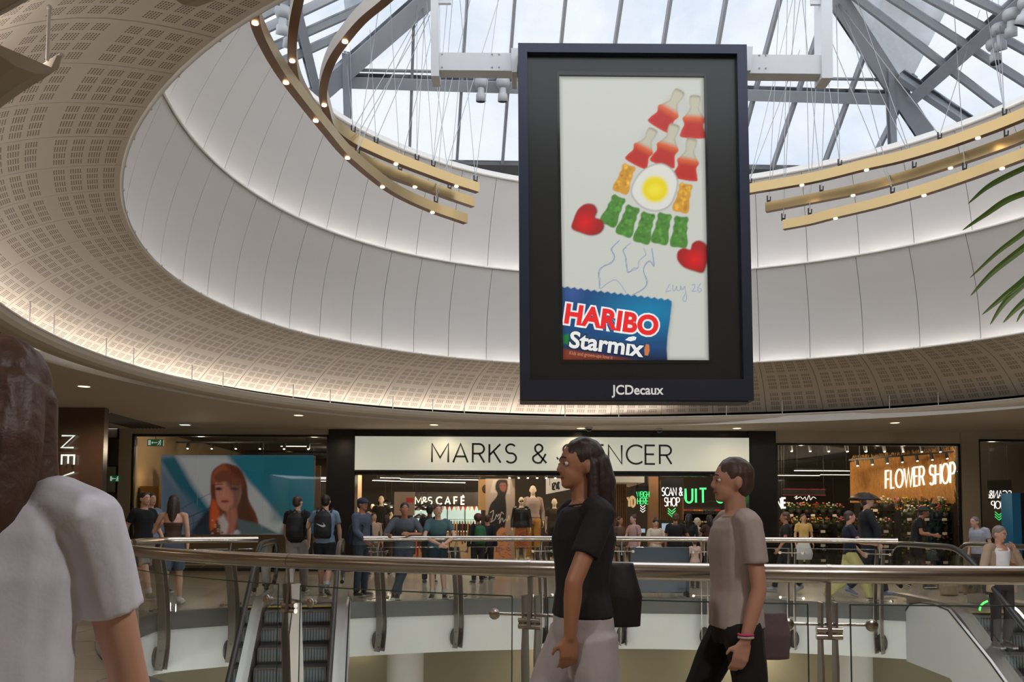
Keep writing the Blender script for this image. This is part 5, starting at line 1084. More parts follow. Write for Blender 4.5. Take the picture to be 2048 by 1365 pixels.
rail('black clothes rail beside the tiger skirt mannequin', 1068, 1100, 1095, 25.0, [(30, 30, 34), (40, 32, 28)], 4, .4)
t = thing('shop_lightbox', 'pale lightbox with a dark printed word, at the middle of the shop', 'sign', at(1125, 972, 27)); b = t.location.copy(); MB().prism([at(1092, 957, 27.4)-b, at(1158, 958, 26.2)-b, at(1158, 976, 26.2)-b, at(1092, 989, 27.4)-b], V(0, .1, 0)).build('lightbox_face', mat('lightbox_grey', lin(176, 170, 160), .5, emit=lin(176, 170, 160), es=.35), t); hang(t, (-.4, .1, 0)); hang(t, (.2, -.3, 0))
sign_letters(t, 'IZYD', at(1105, 980, 26.95)-b, at(1121, 978, 26.9)-b, .2, M_blackm, wd=.05, depth=.02, gap=.1)
# timber slat walls
def slats(lab, px0, px1, py0, py1, Y, n):
    t = thing('slat_screen', lab, 'screen wall', at((px0+px1)/2, (py0+py1)/2, Y)); b = t.location.copy(); z0, z1 = zat(px0, py1, Y)-b.z, zat(px0, py0, Y)-b.z; x0, x1 = XP(px0, Y)-b.x, XP(px1, Y)-b.x
    MB().box2((x0, .06, z0), (x1, .1, z1)).build('backing_board', mat('slat_backing', lin(48, 34, 22), .8), t)
    me = None
    for i in range(n):
        x = x0+(x1-x0)*(i+.5)/n
        o = MB().box2((-(x1-x0)/n*.3, 0, z0), ((x1-x0)/n*.3, .06, z1)).mesh('slat', M_wood) if me is None else me; me = o
        s_ = bpy.data.objects.new('slat', me); link(s_, t); s_.location = (x, 0, 0)
slats('vertical timber slat wall in the shop behind the pale pink top woman', 1210, 1254, 962, 1090, 27, 12); slats('dark timber slat wall behind the pink and green neon sign', 1320, 1368, 962, 1040, 26.5, 12)
wallbox('column_timber', (XP(1298, 26), 26, 0), (XP(1317, 26), 26.3, 4.1), mat('timber_pillar', lin(150, 112, 76), .5, noise=.1)); wallbox('column_timber_pale', (XP(1200, 25.4), 25.4, 0), (XP(1210, 25.4), 25.6, 4.1), mat('timber_pillar', lin(150, 112, 76), .5))
wallbox('ceiling_bulkhead', (XP(1172, 26), 25.8, zat(1200, 966, 26)), (XP(1260, 29), 29, 4.1), M_white)
def neon(lab, rows, m, Y, chev=None, rev=False, tube=.013, neo=0):
    c0 = rows[0]; t = thing('neon_sign', lab, 'neon sign', at((c0[1]+c0[2])/2, c0[3], Y)); b = t.location.copy()
    for txt, x0, x1, y0, y1, g in rows:
        a_, c_ = at(x0, y1, Y)-b, at(x1, y1, Y)-b
        if rev: a_, c_ = c_, a_
        sign_letters(t, txt, a_, c_, (y1-y0)*Y/FPX, m, neon=neo, tube=tube, gap=g)
    if chev:
        cx, cy, w, mt_ = chev
        for k in range(3): MB().tube([at(cx-w, cy+k*5, Y)-b, at(cx, cy+w*.9+k*5, Y)-b, at(cx+w, cy+k*5, Y)-b], tube, 5).build('chevron', mt_, t)
    wd_ = (c0[2]-c0[1])*Y/FPX
    MB().box((0, .05, 0), (wd_*1.1, .02, wd_*.95)).build('backing_board', M_blackm, t); hang(t, (-wd_*.4, .05, 0)); hang(t, (wd_*.4, .05, 0))
    return t
neon('green neon sign reading in two rows beside the timber pillar, white arrows below', [('WEIGH', 1273, 1298, 984, 995, .18), ('HERE', 1275, 1296, 997, 1009, .18)], M_neong, 26, (1285.5, 1011, 5, M_neonp), tube=.011)
neon('white outlined neon sign in two rows over three green arrows, on the dark slats', [('SCAN &', 1324, 1365, 976, 992, .16), ('SHOP', 1329, 1359, 996, 1013, .16)], M_neonp, 26, (1343.5, 1017, 7.5, M_neong))
neon('mirror written white neon sign over green arrows in the window at the right edge', [('SCAN&', 1978, 2023, 982, 997, .16), ('SHOP', 1983, 2018, 1003, 1018, .16)], M_neonp, 24.6, (1998, 1024, 8, M_neong), rev=True)
def plain_sign(lab, rows, Y, m, wd):
    t = thing('shop_sign', lab, 'sign', at(rows[0][1], rows[0][4], Y)); b = t.location.copy()
    for txt, x0, x1, y0, y1, g in rows: sign_letters(t, txt, at(x0, y1, Y)-b, at(x1, y1, Y)-b, (y1-y0)*Y/FPX, m, wd=wd, depth=.03, gap=g)
    L_ = (rows[0][2]-rows[0][1])*Y/FPX; MB().box((L_/2, .05, .05), (L_, .02, .04)).build('support_rail', M_blackm, t); hang(t, (.1, .05, .05)); hang(t, (L_-.1, .05, .05))
    return t
plain_sign('large green lit letters above the produce shelf, partly behind the walking man', [('FRUIT &', 1333, 1450, 978, 1006, .3)], 28.6, M_neong, .06)
plain_sign('small pale lit letters at the right edge of the entrance', [('M&S', 1477, 1493, 987, 1012, .12)], 26, M_neonp, .03)
plain_sign('cream letters on the timber behind the green neon', [('YD', 1255, 1270, 995, 1014, .2)], 28, mat('letters_cream', lin(200, 170, 120), .5, emit=lin(200, 170, 120), es=.5), .07)
plain_sign('white lit letters cut off by the right black pier', [('NE', 1553, 1571, 997, 1016, .25)], 27, M_neonp, .06)
# produce shelving
M_fr = [mat('produce_red', lin(190, 44, 30), .5), mat('produce_green', lin(120, 150, 40), .5), mat('produce_orange', lin(220, 130, 30), .5), mat('produce_yellow', lin(220, 190, 60), .5), mat('produce_dark', lin(60, 70, 40), .5), mat('pack_white', lin(200, 196, 180), .5)]
def shelf(lab, px0, px1, ys, Y, m=M_blackm, depth=.45):
    x0, x1 = XP(px0, Y), XP(px1, Y); t = thing('shelf_unit', lab, 'shelf', ((x0+x1)/2, Y, 0)); w = (x1-x0)/2; zs = [zat(px0, y_, Y) for y_ in ys]
    for s_ in (-1, 1): MB().box((s_*w, depth/2, max(zs)/2+.1), (.04, depth, max(zs)+.2)).build('side_panel', m, t)
    MB().box((0, depth, max(zs)/2+.1), (2*w, .03, max(zs)+.2)).build('back_panel', M_darkw, t)
    for z_ in zs: MB().box((0, depth/2, z_-.015), (2*w, depth, .03)).build('shelf_board', m, t)
    return t, zs, w
sh_, zs, w = shelf('black shelf unit of packed fruit under the green lit letters', 1366, 1452, (1027, 1050, 1075, 1100), 28.0)
PR = {}
def crate(mt, w_=.3):
    mb = MB(); mb.box((0, 0, .03), (w_, .3, .06)); rnd = random.Random(hash(mt.name) % 99)
    return mb
for r_, z_ in enumerate(zs):
    for i in range(4):
        x = sh_.location.x-w+2*w*(i+.5)/4; m_ = M_fr[(i*2+r_) % 6]; t = thing('produce_crate', '%s produce in a shallow crate, %s in the %s row of the fruit shelf' % (m_.name.split('_')[1], ORD[i], ('top', 'second', 'third', 'bottom')[r_]), 'crate', (x, 28.2, z_), 0, 'produce crates on the fruit shelf')
        MB().box((0, 0, .035), (.3, .3, .07)).build('crate_tray', M_blackm, t)
        mb = MB()
        for a_ in range(5):
            for c_ in range(3): mb.ball((-.12+a_*.06, -.1+c_*.1, .09), .034, 6, 4)
        tag(mb.build('produce', m_, t), kind='stuff')
t = thing('checkout_screen', 'blue white self service screen behind the man in black', 'screen', at(1337, 1055, 25.8)); MB().box((0, 0, 0), (.46, .05, .27)).build('housing', M_blackm, t); MB().box((0, -.03, 0), (.42, .008, .23)).build('display', mat('display_pale', lin(150, 170, 190), .4, emit=lin(160, 180, 200), es=.6), t); MB().cyl((0, .02, -.1), (0, .02, -t.location.z), .03, 8).build('stand', M_blackm, t)
t = thing('checkout_screen', 'small pale tablet screen beside the timber pillar', 'screen', at(1284, 1062, 25.8)); MB().box((0, 0, 0), (.2, .04, .14)).build('housing', M_blackm, t); MB().box((0, -.025, 0), (.18, .008, .12)).build('display', MATS['display_pale'], t); MB().cyl((0, .02, -.05), (0, .02, -t.location.z), .02, 8).build('stand', M_blackm, t)

# --- flower shop
ST = thing('straw_wall', 'wall clad in golden dried straw behind the lit flower shop letters', 'wall cladding', at(1806, 960, 27.5)); b = ST.location.copy()
Lw, Rw = (1702, 28.4), (1908, 26.2)
def sw(px, py): t_ = (px-Lw[0])/(Rw[0]-Lw[0]); return at(px, py, Lw[1]+(Rw[1]-Lw[1])*t_)
M_straw = mat('straw', lin(178, 124, 62), .8, noise=.45, nscale=14)
MB().prism([sw(1702, 925)-b, sw(1908, 900)-b, sw(1908, 1008)-b, sw(1702, 1006)-b], V(0, .08, 0)).build('straw_backing', M_straw, ST)
mb = MB(); rng = random.Random(5)
for i in range(2600):
    px = rng.uniform(1702, 1908); y0 = rng.uniform(912-(px-1702)*.1, 1000); p = sw(px, y0)-b+V(0, -.03-rng.uniform(0, .06), 0); l = rng.uniform(.10, .28); dx, dy = rng.uniform(-.05, .05), -rng.uniform(0, .07)
    q_ = p+V(dx, dy, -l); s_ = V(.008, 0, 0); mb.add([p-s_, p+s_, q_], [(0, 1, 2)])
tag(mb.build('straw_stalks', mat('straw_light', lin(206, 152, 82), .8, noise=.4, nscale=20), ST), kind='stuff')
FS = thing('shop_sign', 'large white lit letters on the straw wall of the flower shop', 'sign', at(1840, 955, 26.7)); b = FS.location.copy()
dn = (sw(1908, 950)-sw(1702, 950)).normalized(); nrm = V(dn.y, -dn.x, 0)
def sg2(x, y): return sw(x, y)+nrm*.1-b
gl = fit_text('FLOWER SHOP', (0, 0, 0), (1, 0, 0), 1, .17)
for g in gl:
    if not g: continue
    mb = MB()
    for q_ in g: ribbon(mb, [sg2(1774+p.x*138, (978-p.x*12)-p.z*(35+p.x*5)) for p in [Vector(v) for v in q_]], .05, .03, nrm)
    mb.build('letter', mat('letter_warm_white', (1, 1, .95), .4, emit=(1, .97, .88), es=1.1), FS)
# shelves of bouquets: pots with flower heads
M_leaf = mat('leaf_green', lin(58, 82, 34), .6, noise=.3); FC = [mat('flower_yellow', lin(220, 180, 50), .6), mat('flower_white', lin(226, 214, 186), .6), mat('flower_red', lin(190, 50, 30), .6), mat('flower_pink', lin(210, 120, 130), .6), mat('flower_orange', lin(220, 120, 40), .6)]; M_pot = mat('pot_black', lin(40, 34, 28), .6); FN = ['yellow', 'white', 'red', 'pink', 'orange']
def bouquet_mesh(seed, ci):
    r = random.Random(seed); s_ = MB(); f = MB()
    for i in range(9):
        a = r.uniform(0, 2*PI); rr_ = r.uniform(.03, .15); h = r.uniform(.22, .38); p = V(rr_*math.cos(a), rr_*math.sin(a), h); s_.tube([V(0, 0, .1), p*.6+V(0, 0, .05), p], .006, 4)
        for k in range(3): a2 = a+r.uniform(-1, 1); q_ = V(.12*math.cos(a2), .12*math.sin(a2), r.uniform(.14, .30)); s_.add([p*.4, q_+V(.02, 0, .02), q_*1.25, q_+V(-.02, 0, -.01)], [(0, 1, 2, 3)])
        f.ball(p, .032, 7, 5, (1, 1, .7))
    return s_.mesh('stems', M_leaf), f.mesh('flower_heads', FC[ci]), MB().lathe([(0, 0), (.07, 0), (.10, .17), (.09, .17)], n=10).mesh('pot', M_pot)
BQ = [bouquet_mesh(i, i % 5) for i in range(10)]
def bouquet(x, y, z, k, lab, s=1.0):
    t = thing('potted_bouquet', lab, 'flowers', (x, y, z), k*1.3, 'bouquets in the flower shop'); t.scale = (s, s, s)
    for nm, me in zip(('stems', 'flower_heads', 'pot'), BQ[k % 10]): link(bpy.data.objects.new(nm, me), t)
SN = {'black tiered flower stand at the left of the flower shop window': 'left window flower stand', 'black tiered flower stand in the middle of the flower shop window': 'middle window flower stand', 'black flower stand at the right end of the flower shop window': 'right window flower stand', 'high back flower shelf under the straw wall': 'shelf under the straw wall', 'high back flower shelf behind the pier': 'back shelf behind the pier'}
k_ = 0
for (lab, px0, px1, ys, Y, n) in (('black tiered flower stand at the left of the flower shop window', 1556, 1662, (1062, 1090, 1120), 25.6, 6), ('black tiered flower stand in the middle of the flower shop window', 1672, 1790, (1062, 1092, 1122), 25.2, 6), ('black flower stand at the right end of the flower shop window', 1800, 1905, (1038, 1066, 1096, 1124), 25.5, 6), ('high back flower shelf under the straw wall', 1720, 1900, (1020, 1046), 25.95, 8), ('high back flower shelf behind the pier', 1560, 1690, (1030, 1055), 28.5, 8)):
    s_, zs, w = shelf(lab, px0, px1, ys, Y, depth=.4)
    for r_, z_ in enumerate(zs):
        for i in range(n):
            k_ += 1; bouquet(s_.location.x-w+2*w*(i+.5)/n, Y+.2, z_, k_*7 % 10, '%s flowers, %s in the %s row of the %s' % (FN[(k_*7 % 10) % 5], ORD[i], ('top', 'second', 'third', 'bottom')[r_], SN[lab]), 1.1)
        for i in range(3): MB().box((-w+2*w*(i+.5)/3, -.015, z_-.02), (.14, .01, .08)).build('price_card', M_ring, s_)
t = thing('flower_barrow_canopy', 'dark umbrella shaped canopy over the flower stand', 'canopy', at(1728, 1000, 25.0)); MB().lathe([(0, .22), (.15, .2), (.35, .1), (.48, -.02), (.46, -.02), (.3, .05), (0, .12)], n=20).build('canopy_shell', M_blackm, t); MB().cyl((0, 0, -1.9), (0, 0, .2), .02, 8).build('post', M_blackm, t)
t = thing('hanging_banner', 'dark hanging banner with a red border and thin script', 'banner', at(1608, 985, 25.8)); MB().box((0, 0, 0), (1.28, .02, .16)).build('banner_cloth', M_blackm, t); hang(t, (-.6, 0, 0)); hang(t, (.6, 0, 0)); mb = MB(); mb.box((0, -.012, .09), (1.3, .01, .015)); mb.box((0, -.012, -.09), (1.3, .01, .015)); mb.build('banner_border', mat('border_red', lin(150, 34, 40), .6), t)
MB().tube([V(x*.012, -.012, y*.012) for x, y in smooth_pts([(-25, -14), (-18, -10), (-22, -18), (-10, -12), (-4, -18), (2, -12), (6, -22), (12, -8), (16, -20), (22, -12), (30, -16)], 3, False)], .008, 4).build('banner_script', M_neonp, t)
# right-hand shop and blue post
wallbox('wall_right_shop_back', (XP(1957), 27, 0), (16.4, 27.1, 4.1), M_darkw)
t = thing('blue_partition', 'tall bright blue partition panel at the right edge behind the escalator', 'partition', at(2026, 1150, 22)); t.location.z = 0; MB().box((0, 0, 1.1), (.22, .5, 2.2)).build('panel', mat('panel_blue', lin(20, 110, 160), .5), t); MB().box((.55, .05, 1.1), (.8, .45, 2.2)).build('dark_panel', M_blackm, t)
t = thing('info_panel', 'wide dark blue grey glass panel standing on the floor behind the far railing', 'panel', at(1320, 1190, 16.3)); t.location.z = 0
MB().box((0, 0, .50), (1.12, .05, .86)).build('panel', mat('panel_slate', lin(46, 58, 74), .3), t)
for s_ in (-1, 1): MB().box((s_*.5, 0, .04), (.06, .3, .08)).build('foot', M_blackm, t)

# ================================================================== railings
M_rail = mat('brushed_steel', lin(196, 186, 176), .24, 1.0, noise=.04, rvar=.05); M_plate = mat('post_steel', lin(150, 142, 134), .36, .75, noise=.05); M_bal = glass('balustrade_glass', (.95, .965, .955), .03); M_gedge = glass('glass_edge', (.45, .6, .52), .3)
def aof(px, z=1.1, a0=8, a1=176):
    best = None
    for i in range(int((a1-a0)*10)+1):
        a = a0+i/10; p = vp(a, z); x = 1024+FPX*p.x/p.y
        if best is None or abs(x-px) < best[0]: best = (abs(x-px), a)
    return best[1]
FR_Z = 1.10
def far_section(label, pxa, pxb, posts, idx):
    aa, ab = aof(pxa), aof(pxb)
    t = thing('glass_railing', label, 'railing', vp((aa+ab)/2, 0)); b = t.location.copy()
    N = 40; path = [vp(aa+(ab-aa)*i/N, FR_Z, -.05)-b for i in range(N+1)]
    MB().tube(path, .050, 14).build('handrail', M_rail, t)
    pa = [aof(x, .3) for x in posts]
    for px, a in zip(posts, pa):
        c = vp(a, 0)-b; rad = (Vector((2.5, 11, 0))-vp(a, 0)).normalized(); tan = Vector((-rad.y, rad.x, 0))
        prof = smooth_pts([(-.04, .95), (.03, .6), (.085, .2), (.11, -.2), (.11, -.5), (.07, -.84)], 3, False); w_ = .15
        for s_ in (-1, 1):
            o_ = c+tan*(s_*.055-.008); pts = [o_+rad*(s0+w_*.55)+Vector((0, 0, z)) for s0, z in prof]+[o_+rad*(s0-w_*.35)+Vector((0, 0, z)) for s0, z in prof[::-1]]
            p_ = MB().prism(pts, tan*.016).build('post_plate', M_plate, t)
            for z in (-.55, -.76): MB().cyl(o_+rad*.12+tan*(-.012)+Vector((0, 0, z)), o_+rad*.12+tan*.03+Vector((0, 0, z)), .018, 8).build('bolt', M_bolt, p_)
        MB().tube([c+rad*.0+Vector((0, 0, .80)), c+rad*.02+Vector((0, 0, 1.0)), c+rad*.05+Vector((0, 0, FR_Z-.03))], .016, 8).build('rail_bracket', M_plate, t)
        Mx = Matrix((tan, Vector((0, 0, 1)), rad)).transposed(); MB().lathe([(0, .03), (.10, .03), (.13, .015), (.13, 0)], c+rad*.0+Vector((0, 0, -.66)), 20, Mx @ Matrix.Diagonal((.75, 1.25, 1))).build('fixing_disc', mat('disc_dark', lin(84, 80, 76), .45, .6), t)
        for z in (.87, .07):
            mb = MB(); mb.tube([c+rad*.05-tan*.20+Vector((0, 0, z)), c+rad*.05+tan*.20+Vector((0, 0, z))], .010, 8)
            for s_ in (-1, 1): mb.cyl(c+rad*.02+tan*s_*.20+Vector((0, 0, z)), c+rad*.08+tan*s_*.20+Vector((0, 0, z)), .026, 10)
            mb.build('glass_clamp', M_rail, t)
    order = sorted(pa, reverse=(aa > ab)); ends = [aa]+order+[ab]
    for a0, a1 in zip(ends[:-1], ends[1:]):
        if abs(a1-a0) < .8: continue
        g = .55*(1 if a1 > a0 else -1); A = [a0+g+(a1-a0-2*g)*i/8 for i in range(9)]
        lo = [vp(a, .0, -.06)-b for a in A]; hi = [vp(a, .95, -.06)-b for a in A]
        mb = MB(); mb.strip(lo, hi); gp = mb.build('glass_panel', M_bal, t); MB().tube(hi, .006, 4).build('glass_edge', M_gedge, gp)
    return t
far_section('curved glass railing with steel handrail across the far gallery, in front of the main entrance', 722, 1797, (757, 912, 1083, 1243, 1408, 1583, 1758), 0)
far_section('shorter curved glass railing with banana shaped steel posts at the left of the escalator', 180, 512, (322, 462), 1)

# near railing on the camera's side of the void
NR = thing('glass_railing', 'large brushed steel handrail and glass railing crossing the whole picture in front of the camera', 'railing', (0.1, 5.6, 0)); b = NR.location.copy()
def nrp(th, z, dr=0.0): return Vector((CX+(8.2+dr)*math.cos(math.radians(th)), CY+(8.2+dr)*math.sin(math.radians(th)), z))-b
zr = 1.10
MB().tube([nrp(-165+i*2, zr) for i in range(0, 58)], .056, 22).build('handrail', M_rail, NR)
def thof(px, z, lo=-160, hi=-60):
    return min((abs(1024+FPX*(nrp(lo+i*.05, z)+b).x/(nrp(lo+i*.05, z)+b).y-px), lo+i*.05) for i in range(int((hi-lo)/.05)))[1]
nth = [thof(px, .6) for px in (262, 583, 1060, 1655)]+[-83.0]
nth = [nth[0]-13.6]+nth
for th in nth:
    c = nrp(th, 0); rad = (Vector((CX, CY, 0))-(c+b)); rad.z = 0; rad.normalize(); tan = Vector((-rad.y, rad.x, 0)); Z = lambda z: Vector((0, 0, z))
    jn = MB(); jn.tube([c+tan*-.012+Z(zr), c+tan*.012+Z(zr)], .0585, 22); jn.build('joint_collar', M_rail, NR)
    for s_ in (-1, 1):
        o_ = c+tan*(s_*.042-.006); pr = smooth_pts([(.02, .93), (.045, .55), (.07, .1), (.07, -.4), (.04, -.85)], 3, False)
        pts = [o_+rad*(s0+.05)+Z(z) for s0, z in pr]+[o_+rad*(s0-.045-.03*(1 if z < .6 else 0))+Z(z) for s0, z in pr[::-1]]
        MB().prism(pts, tan*.014).build('post_plate', M_plate, NR)
    pr = smooth_pts([(0, zr-.04), (.012, .95), (.0, .82), (-.01, .72)], 3, False)
    MB().prism([c+rad*(s0+.018)-tan*.012+Z(z) for s0, z in pr]+[c+rad*(s0-.018)-tan*.012+Z(z) for s0, z in pr[::-1]], tan*.024).build('rail_bracket', M_plate, NR)
    for z in (.73, .77): MB().cyl(c-tan*.075+Z(z), c+tan*.075+Z(z), .020, 12).build('pin_boss', M_rail, NR)
    for z in (.80, -.3):
        mb = MB(); mb.tube([c+rad*.03-tan*.24+Z(z), c+rad*.03+tan*.24+Z(z)], .011, 10); mb.build('standoff_rod', M_rail, NR)
        for s_ in (-1, 1): MB().lathe([(0, .012), (.030, .012), (.036, .006), (.036, -.008), (.018, -.012), (.018, -.05)], c+rad*-.01+tan*s_*.24+Z(z), 20, Matrix((tan, Z(1), -rad)).transposed()).build('glass_clamp', M_rail, NR)
for a0, a1 in zip(nth[:-1], nth[1:]):
    A = [a0+.85+(a1-a0-1.7)*i/8 for i in range(9)]; lo = [nrp(a, -.75, -.0) for a in A]; hi = [nrp(a, .92, -.0) for a in A]
    g_ = MB().strip(lo, hi).build('glass_panel', M_bal, NR); mb = MB(); mb.tube(hi, .006, 4); mb.tube([lo[0], hi[0]], .005, 4); mb.tube([lo[-1], hi[-1]], .005, 4); mb.build('glass_edge', mat('glass_edge_dark', lin(70, 84, 74), .2), g_)

# ================================================================== escalators
M_step = mat('step_grey', lin(74, 76, 80), .45, .5, noise=.08); M_hr = mat('handrail_rubber', lin(34, 32, 32), .32); M_deck = mat('deck_steel', lin(176, 172, 166), .3, .9, noise=.06); M_yel = mat('safety_yellow', lin(206, 176, 40), .5); M_clad = mat('cladding_white', lin(206, 208, 206), .5, noise=.02); M_tn = math.tan(math.radians(30))
def escalator(label, X, Y, hx, out_white=0):
    t = thing('escalator', label, 'escalator', (X, Y, 0)); d = Vector((hx, -1, 0)).normalized(); r = Vector((d.y, -d.x, 0))*-1
    r = Vector((1, hx, 0)).normalized()
    def Q(s, w, z): return d*s+r*w+Vector((0, 0, z))
    def zs(s): return 0.0 if s < .35 else -(s-.35)*M_tn
    MB().prism([Q(-2.1, -.5, .004), Q(-2.1, .5, .004), Q(-.05, .5, .004), Q(-.05, -.5, .004)], V(0, 0, .008)).build('landing_plate', M_deck, t)
    MB().prism([Q(-.06, -.5, .012), Q(-.06, .5, .012), Q(.02, .5, .012), Q(.02, -.5, .012)], V(0, 0, .012)).build('comb_plate', M_yel, t)
    for i in range(15):
        s0 = .02+i*.4; z0 = -max(0, (i-.4))*.231 if i else -.01; z0 = -(i*.231) if i > 0 else -.015
        st = MB().box2(V(-.5, 0, -.06), V(.5, .02, 0)); mb = MB()
        mb.prism([Q(s0, -.5, z0), Q(s0+.4, -.5, z0), Q(s0+.4, .5, z0), Q(s0, .5, z0)], V(0, 0, -.03)); mb.prism([Q(s0+.37, -.5, z0), Q(s0+.40, -.5, z0), Q(s0+.40, .5, z0), Q(s0+.37, .5, z0)], V(0, 0, -.24))
        so = mb.build('step', M_step, t); mb = MB()
        for k in range(24):
            w = -.48+k*.0417; mb.prism([Q(s0+.402, w-.008, z0), Q(s0+.402, w+.008, z0), Q(s0+.408, w+.008, z0), Q(s0+.408, w-.008, z0)], V(0, 0, -.2))
        tag(mb.build('riser_rib', M_blackm, so), kind='stuff')
        MB().prism([Q(s0+.385, -.5, z0+.001), Q(s0+.385, .5, z0+.001), Q(s0+.405, .5, z0+.001), Q(s0+.405, -.5, z0+.001)], V(0, 0, .004)).build('step_edge', mat('step_edge_ochre', lin(120, 92, 50), .6), so)
    for w, sg in ((-.53, -1), (.53, 1)):
        S_ = [-1.9, -1.2, -.4, .2, .6, 1.2, 2, 3, 4, 5, 6]
        sk0 = [Q(s, w, zs(s)-.32) for s in S_]; sk1 = [Q(s, w, zs(s)+.16) for s in S_]
        MB().strip(sk0, sk1).build('skirt_panel', M_deck, t)
        dk = [Q(s, w+sg*.22, zs(s)+.17) for s in S_]; MB().strip(sk1, dk).strip(dk, [p+V(0, 0, -.05) for p in dk]).build('deck_board', M_deck, t)
        gl0 = [Q(s, w+sg*.08, zs(s)+.16) for s in S_]; gl1 = [Q(s, w+sg*.08, zs(s)+.98) for s in S_]
        MB().strip(gl0, gl1, smooth=False).build('balustrade_glass', M_bal, t)
        hr = [(-.9+ -1.0-.02, .28), (-2.15, .36), (-2.34, .55), (-2.38, .72), (-2.3, .9), (-2.1, 1.02), (-1.8, 1.05), (-1, 1.05), (-.2, 1.05), (.15, 1.03), (.45, .95), (.8, .79)]+[(s, 1.05+zs(s)) for s in (1.3, 2, 3, 4, 5, 6)]
        pts = [Q(s, w+sg*.08, z) for s, z in smooth_pts(hr, 3, False)]
        MB().tube(pts, .038, 10).build('handrail', M_hr, t)
        MB().tube([p+V(0, 0, -.045) if True else p for p in pts[8:]], .014, 6).build('handrail_guide', M_deck, t)
        # outer cladding
        cw = w+sg*.26; S2 = [-1.3, -1.1, -.7, -.2, .3, .8, 1.5, 2.5, 4, 6]; zt_ = [-.10, .04, .10, .12, .08, -.16, -.50, -1.07, -1.94, -3.10]
        up = [Q(s, cw, z) for s, z in zip(S2, zt_)]; dn = [Q(s, cw, min(-.92, zs(s)-.95)) for s in S2]
        MB().strip(up, dn).build('side_cladding', M_clad if (out_white == 0 or out_white == sg) else M_deck, t); MB().tube(up, .012, 5).build('cladding_trim', M_blackm, t)
        MB().strip(up, [Q(s, w+sg*.22, z+.02) for s, z in zip(S2, zt_)]).build('cladding_cap', M_deck, t)
    MB().prism([Q(.3, -.70, -.45), Q(.3, .70, -.45), Q(6, .70, -3.8), Q(6, -.70, -3.8)], V(0, 0, -.15)).build('truss_casing', M_blackm, t)
    return t, Q
E1, Q1 = escalator('escalator descending towards the camera at the left, beside the backpackers', -3.42, 13.85, .17)
E2, Q2 = escalator('escalator at the right with a white curved side panel, carrying a woman in a cardigan', 7.5, 13.4, -.05)
MB().tube([at(1959, 1222, 13.0)-E2.location, at(1961, 1213, 13.0)-E2.location, at(1967, 1207, 13.0)-E2.location, at(1975, 1203, 13.0)-E2.location], .014, 6).build('newel_light', mat('light_green', (.1, 1, .1), .5, emit=(.05, 1, .08), es=2.5), E2)
MB().tube([at(x, y, 12.6)-E2.location for x, y in smooth_pts([(2008, 1208), (2022, 1212), (2036, 1222), (2050, 1238)], 4, False)], .018, 6).build('newel_light', mat('light_cool', (1, 1, 1), .5, emit=(.85, .9, 1), es=2.0), E2)

# ================================================================== people on the far gallery
p1 = P('boy in a black t-shirt and grey shorts at the left end of the far railing', 283, 1200, 984, 60, walk(1), skin_='fair', top=('tee', (20, 20, 22)), bottom=('shorts', (120, 118, 120), 1.1), hair=('short', (50, 32, 24)), shoes=(90, 100, 100), sock=(190, 190, 190))
P('boy in a light blue t-shirt half hidden behind the boy in black', 296, 1188, 986, 60, walk(-1), skin_='fair', top=('tee', (110, 128, 152)), bottom=('shorts', (24, 26, 30)), hair=('short', (50, 36, 28)))
P('woman with long brown hair in a brown strapless top and denim shorts', 342, 1212, 990, 190, walk(.5, elL=(.30, -.05, 1.16), wrL=(.16, -.22, 1.38)), skin_='fair', female=True, top=('strap', (84, 62, 56)), bottom=('shorts', (84, 94, 112)), hair=('long', (52, 32, 24)), shoes=(190, 190, 190))
m1 = P('man in a black t-shirt and pale grey trousers seen from behind, wearing a black backpack', 592, 1189, 992, 180, walk(.7), skin_='fair', top=('tee', (18, 18, 20)), bottom=('trousers', (146, 138, 130), 1.2), hair=('short', (60, 42, 32)), shoes=(70, 66, 54), hyaw=-25)
backpack('plain black backpack on the man in the black t-shirt', m1, (22, 20, 22), m1.scale.x*1.08)
m2 = P('man in a light blue t-shirt and black shorts seen from behind', 648, 1193, 990, 180, walk(-.6, elL=(.30, .0, 1.18), wrL=(.34, -.16, 1.26)), skin_='fair', top=('tee', (126, 144, 166), -.06), bottom=('shorts', (18, 18, 22), 1.15), hair=('short', (26, 20, 18)), shoes=(160, 158, 154), sock=(200, 200, 196))
backpack('black backpack with a white tick mark on the man in the light blue t-shirt', m2, (22, 22, 26), 1.1, swoosh=True)
m3 = P('boy in a blue cap and blue denim jacket standing beside the escalator handrail', 722, 1194, 996, 60, joints(elR=(-.22, -.05, 1.15), wrR=(-.16, -.2, 1.0)), skin_='tan', top=('jacket', (78, 86, 102)), bottom=('trousers', (52, 56, 66)), hair=('short', (40, 30, 26)), extra='cap', sock=(190, 195, 200))
backpack('slim dark backpack on the boy in the blue cap', m3, (30, 34, 48), .95)
P('young man in a grey overshirt and white t-shirt leaning on the railing with crossed legs', 806, 1200, 1000, 12, joints(pel=(.02, .08, .90), hipR=(-.08, .08, .88), hipL=(.10, .08, .88), kneeR=(-.06, .0, .48), kneeL=(.0, -.06, .50), ankR=(-.10, -.05, .09), ankL=(-.17, -.12, .10), toeR=(-.13, -.22, .03), toeL=(-.2, -.27, .05), neck=(0, -.06, 1.42), head=(.0, -.12, 1.58), shR=(-.19, -.05, 1.37), shL=(.19, -.05, 1.37), elR=(-.33, -.12, 1.12), wrR=(-.30, -.36, 1.12), elL=(.33, -.14, 1.13), wrL=(.06, -.38, 1.15)), skin_='tan', top=('jacket', (86, 92, 100), 0, 'short'), bottom=('trousers', (60, 68, 80), 1.1), hair=('short', (22, 18, 18)), shoes=(30, 28, 30))
